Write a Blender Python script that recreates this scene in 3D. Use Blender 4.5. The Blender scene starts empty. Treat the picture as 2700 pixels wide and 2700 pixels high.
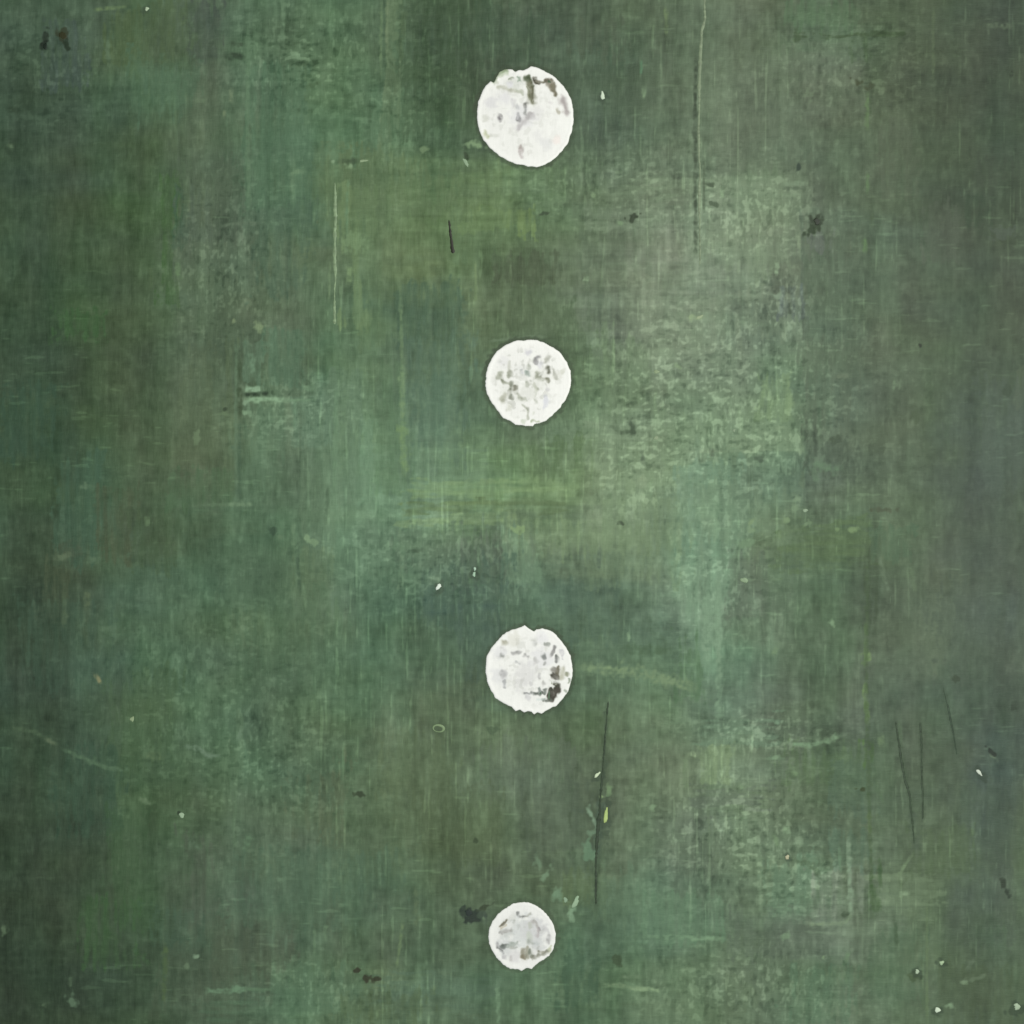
import bpy, math
import numpy as np

# ------------------------------------------------------------------ camera, light, exposure
C = bpy.context.scene.collection
S = bpy.context.scene
PX = 1.0 / 2700.0            # one photo pixel of painting, in metres (the view is 1 m wide)
ZC = 1.5                     # height of the middle of the view
cam = bpy.data.cameras.new('camera'); co = bpy.data.objects.new('camera', cam); C.objects.link(co)
cam.sensor_width = 36; cam.lens = 36 * 2.4; cam.clip_end = 100; cam.clip_start = 0.05
co.location = (0, -2.4, ZC); co.rotation_euler = (math.radians(90), 0, 0)
S.camera = co

w = bpy.data.worlds.new('World'); S.world = w; w.use_nodes = True
w.node_tree.nodes['Background'].inputs['Color'].default_value = (0.62, 0.66, 0.70, 1)
w.node_tree.nodes['Background'].inputs['Strength'].default_value = 0.23

def area(name, loc, size, power, col):
    l = bpy.data.lights.new(name, 'AREA'); l.shape = 'DISK'; l.size = size; l.energy = power; l.color = col
    o = bpy.data.objects.new(name, l); C.objects.link(o); o.location = loc
    d = np.array((0.05, 0, ZC)) - np.array(loc)
    o.rotation_euler = (math.acos(-d[2] / np.linalg.norm(d)), 0, math.atan2(d[1], d[0]) - math.pi / 2)
    return o
area('key_lamp', (0.75, -1.75, ZC + 0.35), 0.8, 30.4, (1.0, 0.985, 0.95))
area('fill_lamp', (-0.1, -2.1, ZC - 0.9), 1.2, 11.4, (0.95, 0.98, 1.0))

S.view_settings.view_transform = 'Standard'; S.view_settings.look = 'None'
S.view_settings.exposure = 0; S.view_settings.gamma = 1; S.view_settings.use_curve_mapping = False
S.render.engine = 'CYCLES'

# ------------------------------------------------------------------ helpers
rng = np.random.default_rng(7)
X0, X1, STEP = -260.0, 2960.0, 2.4
N = int((X1 - X0) / STEP)
ax = X0 + (np.arange(N) + 0.5) * STEP
GX, GY = np.meshgrid(ax, ax)                       # photo pixels, y down

def lin(c): 
    c = np.clip(np.asarray(c, float) / 255, 0, 1)
    return np.where(c <= 0.04045, c / 12.92, ((c + 0.055) / 1.055) ** 2.4)

fy = np.fft.fftfreq(N)[:, None]; fx = np.fft.rfftfreq(N)[None, :]
def noise(sx, sy, seed):
    """smooth random field, unit deviation; sx, sy = feature size in photo pixels"""
    r = np.random.default_rng(seed).standard_normal((N, N))
    F = np.fft.rfft2(r) * np.exp(-2 * (math.pi ** 2) * ((fx * sx / STEP) ** 2 + (fy * sy / STEP) ** 2))
    o = np.fft.irfft2(F, s=(N, N)); return (o - o.mean()) / o.std()

def ss(a, b, x):
    t = np.clip((x - a) / (b - a), 0, 1); return t * t * (3 - 2 * t)

# ------------------------------------------------------------------ the ground colours of the painting
# one colour reading per 150 px square, light falloff included, left to right, top to bottom
ROWS = '''
70,90,72 74,92,76 78,98,66 76,92,78 78,104,80 84,114,84 84,112,84 66,88,66 72,96,74 76,94,76 80,98,78 88,106,80 102,116,92 98,112,84 92,118,88 84,100,72 80,96,72 72,90,72
58,78,58 66,88,70 76,104,76 86,100,78 84,112,86 84,112,80 82,112,82 70,92,66 78,96,72 78,94,74 78,98,78 90,106,84 108,122,98 106,118,96 100,110,90 86,100,74 78,92,68 72,88,68
58,76,60 66,86,68 72,90,62 86,102,80 82,110,84 86,118,90 82,112,80 70,96,66 80,98,74 80,100,76 86,100,84 92,110,88 106,120,98 104,118,94 94,112,88 90,104,80 80,96,72 68,86,64
62,82,62 68,86,60 68,94,58 88,106,84 82,104,82 82,112,86 96,116,80 98,122,80 104,126,86 96,120,86 96,112,88 108,122,98 118,138,110 112,128,100 92,106,86 84,102,76 80,96,70 74,90,68
58,80,60 64,84,58 70,92,62 92,110,86 88,108,86 92,112,84 98,120,84 98,116,74 92,112,74 90,108,78 98,112,88 118,128,106 124,138,116 118,128,108 92,106,88 86,108,84 84,98,78 72,88,70
58,80,60 68,92,60 70,92,60 88,106,84 92,108,84 94,118,88 84,110,80 80,104,80 96,112,80 90,110,80 104,116,98 116,128,106 122,136,114 108,122,106 88,108,86 90,110,84 82,96,76 72,90,68
58,78,58 64,84,60 70,90,62 86,102,76 88,108,82 86,118,90 92,118,84 90,114,90 88,108,84 90,110,80 96,118,88 118,134,106 122,140,116 112,134,108 92,112,92 94,108,88 84,104,78 80,96,76
54,80,60 66,88,58 72,92,62 84,100,74 96,118,92 98,126,102 98,124,94 92,118,96 88,112,88 92,112,84 112,134,104 112,132,106 122,142,116 112,134,104 98,114,94 96,110,90 84,102,78 84,100,90
60,82,58 64,90,66 74,96,68 84,98,72 86,110,86 92,118,92 100,128,102 108,136,108 106,134,96 104,130,88 118,138,108 124,144,114 108,132,108 106,132,108 98,116,98 90,108,84 84,98,78 84,98,88
56,76,56 68,96,74 74,90,64 72,100,74 82,112,86 90,118,90 96,124,98 98,120,94 92,110,88 104,126,98 112,128,100 116,132,108 108,138,114 96,114,86 92,114,80 92,112,84 86,102,80 82,96,84
52,72,52 68,86,64 72,102,78 76,106,80 80,108,82 94,118,90 84,114,88 78,104,84 78,104,84 84,112,90 84,108,90 96,120,100 122,148,124 106,120,100 86,112,84 84,100,80 88,104,84 88,102,94
56,74,56 66,96,76 78,106,78 80,108,80 82,108,80 88,114,84 80,110,84 76,102,80 74,100,82 84,106,84 84,108,84 84,112,88 108,142,116 94,114,92 84,106,80 90,104,84 104,118,98 86,100,88
58,76,56 68,92,72 80,104,74 78,106,76 84,110,84 90,116,86 84,112,84 92,108,80 92,110,82 90,112,84 88,108,78 98,122,94 96,118,100 98,114,96 84,104,78 86,102,82 78,98,78 78,92,80
58,76,56 64,90,70 66,96,66 76,102,72 82,110,84 88,110,82 88,106,76 92,112,80 96,112,86 92,106,86 88,104,78 98,112,90 112,132,104 104,120,96 88,112,82 88,108,82 86,100,82 78,96,88
54,72,52 58,78,56 66,92,60 78,100,72 84,106,82 86,106,82 84,104,76 84,102,70 88,104,74 84,100,80 88,104,80 98,114,92 108,122,102 98,116,88 88,104,78 94,112,88 90,106,82 82,98,88
52,72,52 56,76,54 62,90,58 78,94,74 82,106,82 78,106,82 82,106,80 78,98,70 80,96,70 86,104,74 92,112,84 96,122,98 104,120,98 108,128,100 98,124,100 104,120,98 94,112,82 84,98,86
52,70,50 58,76,52 60,82,56 70,92,70 74,88,70 78,104,80 80,98,76 78,98,72 82,102,76 88,112,84 82,110,84 88,116,92 96,118,96 92,108,88 104,118,102 100,116,94 96,114,86 84,100,80
50,66,48 56,74,56 62,80,58 72,90,68 80,104,80 88,118,90 84,104,72 86,112,88 88,116,90 84,110,80 84,112,80 88,110,84 98,118,90 96,114,90 88,112,86 92,114,86 90,110,84 82,96,72
'''
G = np.array([[list(map(float, c.split(','))) for c in r.split()] for r in ROWS.strip().splitlines()])
G = np.pad(G, ((3, 3), (3, 3), (0, 0)), mode='reflect')

def sample(Gr, x, y):
    """piecewise reading with palette-knife steps: mostly flat, quick change between patches"""
    u = x / 150 - 0.5 + 3; v = y / 150 - 0.5 + 3
    iu = np.clip(np.floor(u).astype(int), 0, Gr.shape[1] - 2); iv = np.clip(np.floor(v).astype(int), 0, Gr.shape[0] - 2)
    a = np.clip(u - iu, 0, 1); b = np.clip(v - iv, 0, 1)
    a = 0.8 * a + 0.2 * ss(0.15, 0.85, a); b = 0.8 * b + 0.2 * ss(0.15, 0.85, b)
    a = a[..., None]; b = b[..., None]
    return (Gr[iv, iu] * (1 - a) + Gr[iv, iu + 1] * a) * (1 - b) + (Gr[iv + 1, iu] * (1 - a) + Gr[iv + 1, iu + 1] * a) * b

wx = 26 * noise(28, 70, 1) + 8 * noise(6, 16, 2)
wy = 26 * noise(80, 22, 3) + 8 * noise(16, 5, 4)
P = sample(G, GX + wx, GY + wy)

# hue wandering of the scraped layers: olive, teal, mauve-grey
h1 = noise(34, 60, 11); h2 = noise(60, 26, 12); h3 = noise(14, 30, 13)
for f, d in ((h1, (-0.7, 0.7, -0.1)), (h2, (0.6, 0.4, -0.9)), (h3, (0.5, -0.2, 0.4))):
    P += np.clip(f, -2.2, 2.2)[..., None] * np.array(d)
wt = (0.65 + 0.35 * ss(0, 1500, GX)) * (1.0 - 0.35 * ss(2150, 2500, GX))        # scraping is weaker at the far sides
tex = (1.5 * noise(40, 14, 21) + 2.0 * noise(9, 60, 22) + 2.6 * noise(4.2, 7, 23) + 1.7 * noise(2.4, 15, 24) + 1.3 * noise(14, 2.8, 25)
       + 2.7 * noise(11, 13, 26) + 1.3 * noise(3.2, 26, 27) + 2.2 * noise(22, 44, 28) + 1.8 * noise(6.5, 7, 29))
P += 2.5
P += (tex * wt)[..., None] * np.array((1.0, 1.05, 0.98))
H = 0.25 * tex * wt                                      # paint relief, later turned into metres

RG = noise(3, 3, 31); RGV = noise(3, 13, 32); RGH = noise(13, 3, 33); BIG = noise(60, 60, 34); FN = noise(3.5, 4.5, 35); WV = noise(14, 60, 36); WH = noise(60, 14, 37); STV = noise(4, 70, 38); STH = noise(70, 4, 39)

def blend(sl, m, col, lift=0.0):
    P[sl] = P[sl] * (1 - m[..., None]) + np.array(col, float) * m[..., None]
    H[sl] += lift * m

def win(xa, xb, ya, yb):
    ia = max(0, int((xa - X0) / STEP)); ib = min(N, int((xb - X0) / STEP) + 2)
    ja = max(0, int((ya - X0) / STEP)); jb = min(N, int((yb - X0) / STEP) + 2)
    return (slice(ja, jb), slice(ia, ib))

def patch(x0, x1, y0, y1, col, a=0.6, soft=14, rag=0.5, d='v', lift=0.0):
    """scraped rectangle of thin paint with torn edges"""
    soft = soft * 0.62; a = min(0.95, a * 1.12); m_ = soft * 2.6
    m_ += 26; sl = win(x0 - m_, x1 + m_, y0 - m_, y1 + m_)
    x, y = GX[sl] + 9 * WV[sl], GY[sl] + 9 * WH[sl]
    n = (RGV if d == 'v' else RGH)[sl]; b = BIG[sl]
    e = np.minimum(np.minimum(x - x0, x1 - x), np.minimum(y - y0, y1 - y)) + (n * 0.8 + RG[sl] * 0.5) * soft * 1.0 + b * soft * 0.9 + (STV[sl] if d == 'v' else STH[sl]) * 5
    m = ss(-soft, soft, e) * a
    m = m * np.clip(1 - rag * (0.45 - 0.4 * n - 0.4 * (STV[sl] if d == 'v' else STH[sl])), 0, 1.2)
    blend(sl, np.clip(m, 0, 1), col, lift)

def stroke(pts, wd, col, a=0.8, rag=0.3, soft=0.6, lift=0.0, taper=True):
    """thin dragged line through pts [(x,y[,width])]"""
    pts = [(p[0], p[1], p[2] if len(p) > 2 else wd) for p in pts]
    m_ = max(p[2] for p in pts) * 1.6 + 6
    sl = win(min(p[0] for p in pts) - m_, max(p[0] for p in pts) + m_, min(p[1] for p in pts) - m_, max(p[1] for p in pts) + m_)
    x, y = GX[sl], GY[sl]; best = np.zeros_like(x)
    L = np.cumsum([0] + [math.hypot(pts[i + 1][0] - pts[i][0], pts[i + 1][1] - pts[i][1]) for i in range(len(pts) - 1)])
    for i in range(len(pts) - 1):
        (xa, ya, wa), (xb, yb, wb) = pts[i], pts[i + 1]
        dx, dy = xb - xa, yb - ya; q = dx * dx + dy * dy + 1e-6
        t = np.clip(((x - xa) * dx + (y - ya) * dy) / q, 0, 1)
        r = np.hypot(x - xa - t * dx, y - ya - t * dy) * (1 + 0.22 * FN[sl])
        wv = (wa + (wb - wa) * t) * 0.5
        s = (L[i] + t * (L[i + 1] - L[i])) / L[-1]
        k = np.minimum(1, np.minimum(s, 1 - s) * 8 + 0.35) if taper else 1
        best = np.maximum(best, k * (1 - ss(wv * (1 - soft), wv * (1 + soft) + 1.2, r)))
    m = best * a * np.clip(1 - rag * (0.6 - 0.7 * RG[sl]), 0, 1.1)
    blend(sl, np.clip(m, 0, 1), col, lift)

def blob(x, y, w_, h_, col, a=0.7, ang=0, rag=0.3, lift=0.0):
    m_ = max(w_, h_) + 6
    sl = win(x - m_, x + m_, y - m_, y + m_)
    c, s = math.cos(math.radians(ang)), math.sin(math.radians(ang))
    u = (GX[sl] - x) * c + (GY[sl] - y) * s; v = -(GX[sl] - x) * s + (GY[sl] - y) * c
    e = 1 - np.hypot(u / (w_ / 2), v / (h_ / 2)) + RG[sl] * rag * 0.7 + FN[sl] * rag * 0.8
    blend(sl, ss(-0.45, 0.35, e) * a, col, lift)

# ---- broad scraped areas (photo pixels)
for a in [
 (120, 205, 40, 215, (70, 86, 82), .6), (300, 460, 20, 160, (80, 98, 62), .5), (500, 590, 30, 180, (74, 84, 78), .6, 22),
 (380, 520, 180, 300, (82, 112, 88), .55, 26), (430, 474, 470, 800, (64, 100, 50), .55, 9), (478, 505, 500, 660, (66, 98, 80), .5, 8),
 (512, 548, 490, 640, (100, 118, 100), .6, 9), (500, 650, 430, 640, (84, 96, 80), .4, 18), (655, 800, 180, 560, (82, 114, 88), .55, 16),
 (160, 270, 820, 890, (64, 100, 58), .6, 20), (470, 620, 640, 900, (96, 112, 88), .4, 16), (690, 790, 570, 760, (78, 104, 84), .45, 20),
 (1010, 1036, 0, 300, (104, 122, 90), .6, 7), (1062, 1070, 0, 140, (98, 118, 82), .5, 4), (1050, 1250, 0, 350, (68, 90, 62), .45, 22),
 (1280, 1420, 20, 160, (68, 92, 70), .4, 24), (1480, 1640, 60, 130, (84, 96, 76), .45, 20), (990, 1040, 250, 420, (96, 128, 98), .4, 14),
 (1205, 1395, 555, 612, (118, 140, 82), .6, 14), (950, 1330, 440, 520, (104, 124, 84), .4, 24), (1290, 1470, 676, 742, (80, 92, 66), .6, 16),
 (1060, 1190, 760, 900, (74, 102, 80), .55, 26), (1540, 1570, 600, 860, (88, 106, 82), .4, 12), (1690, 1725, 745, 900, (142, 154, 130), .6, 10),
 (1560, 2110, 760, 900, (124, 138, 114), .35, 20), (1570, 1620, 850, 1020, (116, 138, 104), .4, 12), (1470, 1550, 800, 1010, (84, 104, 74), .5, 22),
 (1790, 2090, 470, 700, (126, 144, 116), .45, 30), (2110, 2116, 560, 900, (86, 100, 84), .6, 4), (2118, 2260, 560, 900, (92, 112, 90), .45, 12),
 (2060, 2112, 752, 830, (100, 112, 110), .65, 10), (2135, 2190, 615, 665, (106, 112, 106), .6, 12), (2330, 2420, 330, 520, (94, 104, 82), .4, 14),
 (2100, 2380, 82, 108, (66, 90, 52), .75, 8, .5, 'h'), (2240, 2300, 100, 170, (72, 98, 60), .5, 12), (2060, 2260, 0, 80, (94, 124, 90), .5, 16),
 (2450, 2530, 540, 680, (96, 106, 90), .5, 16), (2580, 2700, 400, 480, (74, 88, 70), .4, 18), (2560, 2610, 520, 610, (60, 84, 60), .5, 14),
 (0, 130, 1050, 1200, (58, 88, 70), .5, 26), (630, 690, 915, 1020, (102, 130, 106), .55, 9), (690, 790, 880, 1020, (86, 118, 94), .5, 14),
 (590, 625, 900, 1310, (98, 114, 82), .45, 8), (632, 760, 1080, 1300, (94, 122, 96), .5, 12), (760, 880, 1060, 1180, (100, 128, 106), .5, 12),
 (150, 262, 1210, 1500, (66, 98, 78), .5, 16), (265, 345, 1290, 1500, (80, 88, 62), .5, 14), (345, 460, 1360, 1520, (72, 96, 64), .4, 22),
 (460, 620, 1250, 1330, (76, 106, 74), .45, 16), (600, 780, 1440, 1600, (80, 108, 82), .5, 16), (800, 900, 1200, 1480, (98, 122, 96), .4, 12),
 (785, 880, 1440, 1620, (104, 126, 92), .35, 14), (120, 160, 1480, 1620, (86, 92, 66), .35, 12), (90, 300, 1600, 1800, (66, 94, 76), .4, 20),
 (1080, 1220, 900, 1200, (88, 114, 96), .5, 26), (955, 995, 1110, 1320, (110, 142, 116), .5, 9), (1000, 1060, 960, 1300, (92, 122, 90), .4, 12),
 (1080, 1300, 1190, 1270, (104, 130, 104), .45, 16, .5, 'h'), (1060, 1520, 1268, 1318, (122, 146, 102), .55, 12, .5, 'h'),
 (1060, 1500, 1322, 1352, (94, 114, 76), .55, 9, .5, 'h'), (1050, 1310, 1362, 1384, (124, 146, 104), .5, 8, .5, 'h'), (1360, 1790, 1380, 1460, (124, 144, 106), .45, 18),
 (1060, 1300, 1400, 1500, (92, 114, 94), .5, 22), (1220, 1350, 1420, 1520, (88, 98, 88), .45, 20), (1330, 1420, 1420, 1540, (110, 138, 112), .55, 20),
 (1120, 1330, 1500, 1640, (74, 102, 86), .5, 30), (1240, 1310, 1540, 1800, (74, 96, 84), .35, 24), (1440, 1640, 1560, 1700, (82, 108, 92), .4, 26),
 (1470, 1560, 1180, 1260, (102, 124, 84), .4, 16), (1380, 1500, 1170, 1260, (92, 118, 78), .45, 20), (1560, 1700, 900, 1080, (118, 140, 106), .4, 18),
 (1590, 1740, 1140, 1300, (124, 142, 116), .4, 20), (1700, 2100, 1090, 1170, (126, 148, 116), .4, 22), (2000, 2095, 985, 1110, (124, 148, 108), .55, 12),
 (1800, 2010, 1170, 1190, (138, 156, 126), .45, 8, .5, 'h'), (1780, 1975, 1225, 1400, (110, 140, 118), .5, 18), (1800, 1925, 1400, 1620, (122, 148, 124), .5, 16),
 (1925, 2010, 1480, 1640, (106, 116, 102), .45, 16), (2080, 2290, 1380, 1480, (98, 122, 78), .5, 18, .5, 'h'), (2150, 2230, 1160, 1230, (82, 98, 80), .55, 22),
 (2275, 2310, 1420, 1680, (70, 88, 62), .55, 14), (2305, 2400, 1400, 1480, (84, 114, 86), .5, 14), (2435, 2502, 1585, 1750, (110, 124, 102), .55, 12),
 (2340, 2440, 1560, 1720, (100, 114, 92), .4, 12), (2500, 2700, 1130, 1800, (86, 101, 87), .4, 34), (2670, 2760, 975, 1040, (98, 112, 88), .5, 10),
 (2590, 2760, 1000, 1300, (90, 104, 98), .3, 26), (1790, 1850, 1690, 1840, (84, 116, 82), .55, 18),
 (270, 460, 1780, 2010, (76, 104, 68), .35, 24), (170, 300, 1990, 2160, (58, 88, 68), .5, 24), (300, 380, 2160, 2460, (62, 92, 58), .45, 22),
 (250, 350, 2380, 2520, (60, 96, 54), .5, 26), (480, 600, 2200, 2420, (86, 96, 80), .45, 24), (560, 760, 2420, 2560, (78, 88, 70), .45, 24),
 (400, 540, 2400, 2500, (70, 98, 78), .45, 20), (760, 905, 2040, 2220, (94, 106, 78), .45, 28), (620, 900, 2240, 2420, (82, 110, 88), .4, 30),
 (430, 700, 2500, 2640, (78, 92, 70), .35, 22), (540, 900, 2640, 2700, (84, 114, 88), .35, 12, .5, 'h'), (780, 905, 2560, 2680, (90, 120, 94), .4, 14),
 (620, 640, 1880, 2240, (96, 122, 92), .3, 9),
 (1000, 1180, 1900, 2100, (96, 112, 78), .4, 30), (1300, 1480, 1980, 2080, (98, 110, 92), .45, 26), (1040, 1300, 2120, 2260, (86, 102, 70), .4, 26),
 (920, 1080, 2240, 2360, (78, 106, 84), .45, 20), (1400, 1560, 2100, 2260, (84, 98, 80), .4, 26), (1490, 1580, 2290, 2400, (92, 110, 72), .45, 18),
 (1580, 1680, 2300, 2420, (98, 124, 100), .4, 20), (1480, 1560, 2500, 2640, (68, 98, 74), .5, 24), (1540, 1680, 2400, 2500, (88, 114, 88), .4, 18),
 (1000, 1300, 2590, 2660, (86, 110, 90), .45, 18, .5, 'h'), (1700, 1910, 2360, 2480, (102, 134, 106), .5, 18), (900, 1100, 2620, 2700, (88, 106, 68), .35, 24),
 (1850, 2060, 1900, 1960, (112, 140, 116), .45, 14, .5, 'h'), (1838, 1930, 1965, 2064, (126, 146, 108), .6, 9), (1810, 2020, 2075, 2140, (96, 108, 94), .5, 18, .5, 'h'),
 (1870, 1990, 2130, 2240, (108, 126, 100), .4, 18), (2060, 2290, 1960, 2060, (88, 114, 74), .45, 22), (2200, 2290, 2000, 2140, (88, 112, 92), .5, 18),
 (2030, 2160, 2270, 2400, (108, 138, 112), .5, 20), (2150, 2280, 2300, 2395, (122, 134, 116), .6, 14), (2305, 2490, 2310, 2376, (118, 136, 106), .5, 14, .5, 'h'),
 (2190, 2290, 2200, 2290, (90, 118, 98), .45, 12), (2297, 2303, 2225, 2400, (66, 98, 52), .5, 5), (2284, 2292, 1950, 2010, (84, 116, 60), .7, 4),
 (1930, 2160, 2400, 2520, (94, 108, 92), .45, 20), (2290, 2420, 2460, 2620, (84, 110, 84), .4, 20), (2080, 2250, 2560, 2700, (88, 120, 94), .4, 20),
 (880, 960, 1000, 1300, (98, 124, 100), .5, 12), (1360, 1470, 740, 900, (92, 110, 80), .4, 18), (880, 1190, 430, 560, (94, 114, 78), .4, 20), (1190, 1320, 560, 690, (94, 120, 84), .35, 20),
 (1100, 1240, 1000, 1130, (84, 112, 92), .4, 24), (1600, 2100, 1280, 1400, (116, 136, 108), .35, 20), (1560, 1790, 1290, 1520, (116, 136, 104), .4, 22), (1700, 1900, 700, 760, (112, 126, 106), .4, 12, .5, 'h'),
 (640, 900, 1560, 1800, (82, 112, 84), .35, 26), (1340, 1440, 1600, 1640, (88, 114, 88), .3, 14), (2120, 2260, 900, 1100, (98, 112, 92), .4, 20), (2010, 2110, 1500, 1640, (92, 116, 90), .35, 20),
 (480, 560, 900, 1200, (94, 108, 80), .35, 14), (470, 600, 60, 480, (82, 100, 78), .3, 20), (1480, 1740, 140, 430, (80, 98, 76), .35, 22), (1860, 2110, 120, 440, (106, 120, 98), .45, 18),
 (905, 962, 510, 860, (114, 136, 92), .55, 10), (1012, 1042, 0, 430, (108, 130, 98), .45, 8), (960, 1010, 430, 900, (94, 118, 82), .35, 12), (1545, 1780, 1130, 1160, (132, 150, 122), .5, 9, .5, 'h'), (1760, 2100, 1140, 1176, (128, 150, 120), .5, 9, .5, 'h'), (1640, 2000, 470, 520, (126, 146, 116), .4, 10, .5, 'h'), (1560, 1900, 560, 600, (122, 138, 114), .35, 10, .5, 'h'), (2560, 2700, 2060, 2300, (82, 100, 84), .4, 30), (2600, 2700, 2280, 2460, (86, 99, 86), .4, 26), (2400, 2560, 2180, 2300, (88, 108, 74), .4, 20),
 (1900, 2000, 2560, 2640, (98, 116, 88), .4, 16), (2460, 2700, 2560, 2700, (88, 104, 74), .35, 26)]:
    patch(*a)

# ---- long dragged streaks of the blade: upright everywhere, level ones where the paint was scraped sideways
sv = noise(5.5, 120, 61) * 1.5 + noise(3.0, 60, 62) * 0.8 + noise(16, 130, 63) * 2.6
mh = np.zeros_like(GX)
for (x, y, rx, ry, k) in [(1750, 900, 420, 520, 1.0), (2150, 2350, 420, 330, .8), (720, 160, 220, 160, .9), (1250, 1340, 350, 120, 1.1), (1250, 560, 300, 150, .9), (700, 1060, 140, 70, .9),
                          (800, 2640, 500, 80, .8), (1850, 2450, 300, 90, .7), (200, 230, 260, 130, .5), (1600, 1650, 300, 120, .6), (2250, 90, 260, 60, .8)]:
    mh = np.maximum(mh, k * np.exp(-(((GX - x) / rx) ** 2 + ((GY - y) / ry) ** 2)))
sh = (noise(110, 9, 67) * 1.6 + noise(110, 5, 64) * 1.4 + noise(50, 2.8, 65) * 1.9 + noise(24, 2.4, 66) * 1.5) * mh
st = sv * (0.5 + 0.5 * ss(150, 800, GX)) * (1 - 0.45 * mh) * (1 - .35 * ss(2200, 2500, GX)) + sh
P += st[..., None] * np.array((1.0, 1.06, 0.95)); H += 0.3 * st

# thin milky scumble dragged over the middle and right; negative tints darken the sides and beside discs
for (x, y, rx, ry, c) in [(1880, 590, 230, 170, (12, 9, 11)), (1260, 1320, 260, 90, (8, 9, 4)), (1700, 1300, 220, 120, (8, 8, 6)), (1740, 830, 130, 150, (10, 7, 9)), (1080, 1250, 120, 220, (5, 7, 6)),
                          (1870, 1500, 70, 260, (8, 12, 10)), (1960, 2100, 220, 120, (7, 6, 6)), (1300, 480, 260, 90, (6, 8, 4)), (2230, 2340, 120, 60, (10, 8, 10)), (30, 2200, 120, 700, (-5, -5, -5)),
                          (100, 700, 160, 500, (-3, -2, -3)), (1200, 1580, 140, 70, (-4, -3, 2)), (2560, 500, 160, 500, (-4, -4, -4)), (1150, 200, 120, 200, (-4, -3, -4))]:
    g = np.exp(-(((GX + 40 * WV - x) / rx) ** 2 + ((GY + 40 * WH - y) / ry) ** 2)) * np.clip(1 + .25 * STV + .2 * STH, .2, 1.8)
    P += g[..., None] * np.array(c)

# ---- flecked scraping: small torn light and dark chips, strongest right of the middle
dens = np.zeros_like(GX)
for (x, y, rx, ry, k) in [(1900, 1050, 330, 260, 1.0), (1960, 560, 260, 140, .7), (2040, 800, 90, 90, 1.1), (800, 160, 180, 130, .7), (600, 700, 150, 250, .5),
                          (1950, 2200, 220, 150, .9), (2000, 1930, 180, 60, .9), (1980, 2600, 260, 120, .6), (1150, 1480, 260, 130, .5), (780, 1080, 160, 90, .6),
                          (1700, 1250, 140, 120, .8), (1900, 1500, 150, 200, .6), (2250, 180, 220, 160, .45), (700, 2000, 220, 200, .45), (1650, 500, 300, 120, .5),
                          (150, 200, 160, 150, .3), (2120, 2320, 140, 90, .8), (540, 1850, 300, 300, .3), (1050, 250, 120, 220, .4), (850, 2600, 200, 90, .45)]:
    dens = np.maximum(dens, k * np.exp(-(((GX - x) / rx) ** 2 + ((GY - y) / ry) ** 2)))
dens += 0.16
c1 = noise(2.8, 4.4, 41) + 1.0 * noise(6, 10, 48); c2 = noise(4.4, 2.8, 42) + 1.0 * noise(9, 5, 49); c3 = noise(2.2, 8.0, 43); sel = ss(-0.6, 0.8, noise(40, 40, 44))
chip = (c1 * sel + c2 * (1 - sel)) / 1.1
fine = noise(2.0, 2.2, 50)
light = ss(0.9, 2.6, chip + 0.35 * fine + 0.45 * dens) * np.clip(dens * 1.15, 0, 1)
light = np.maximum(light, 0.7 * ss(1.4, 2.8, c3 + 0.3 * fine + 0.5 * dens) * np.clip(dens * 1.3, 0, 1))
P += light[..., None] * np.array((28, 28, 26)); H += light * 1.4
dark = ss(1.1, 2.7, -chip + 0.3 * fine + 0.35 * dens) * np.clip(dens * 1.15, 0, 1)
P -= dark[..., None] * np.array((21, 20, 19)); H -= dark * 1.0
vs = ss(1.2, 2.8, noise(2.0, 46, 45) + 0.5 * noise(2.5, 8, 51)) * (0.35 + 0.65 * ss(350, 900, GX)) * ss(-.8, 1, noise(90, 160, 46))
P += vs[..., None] * np.array((17, 19, 15)); H += vs
hs = ss(1.6, 3.0, noise(20, 2.4, 47) + 0.5 * noise(7, 2.5, 52)) * ss(-.3, 1, noise(120, 90, 53))
P += hs[..., None] * np.array((12, 14, 11)); H += hs

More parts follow.
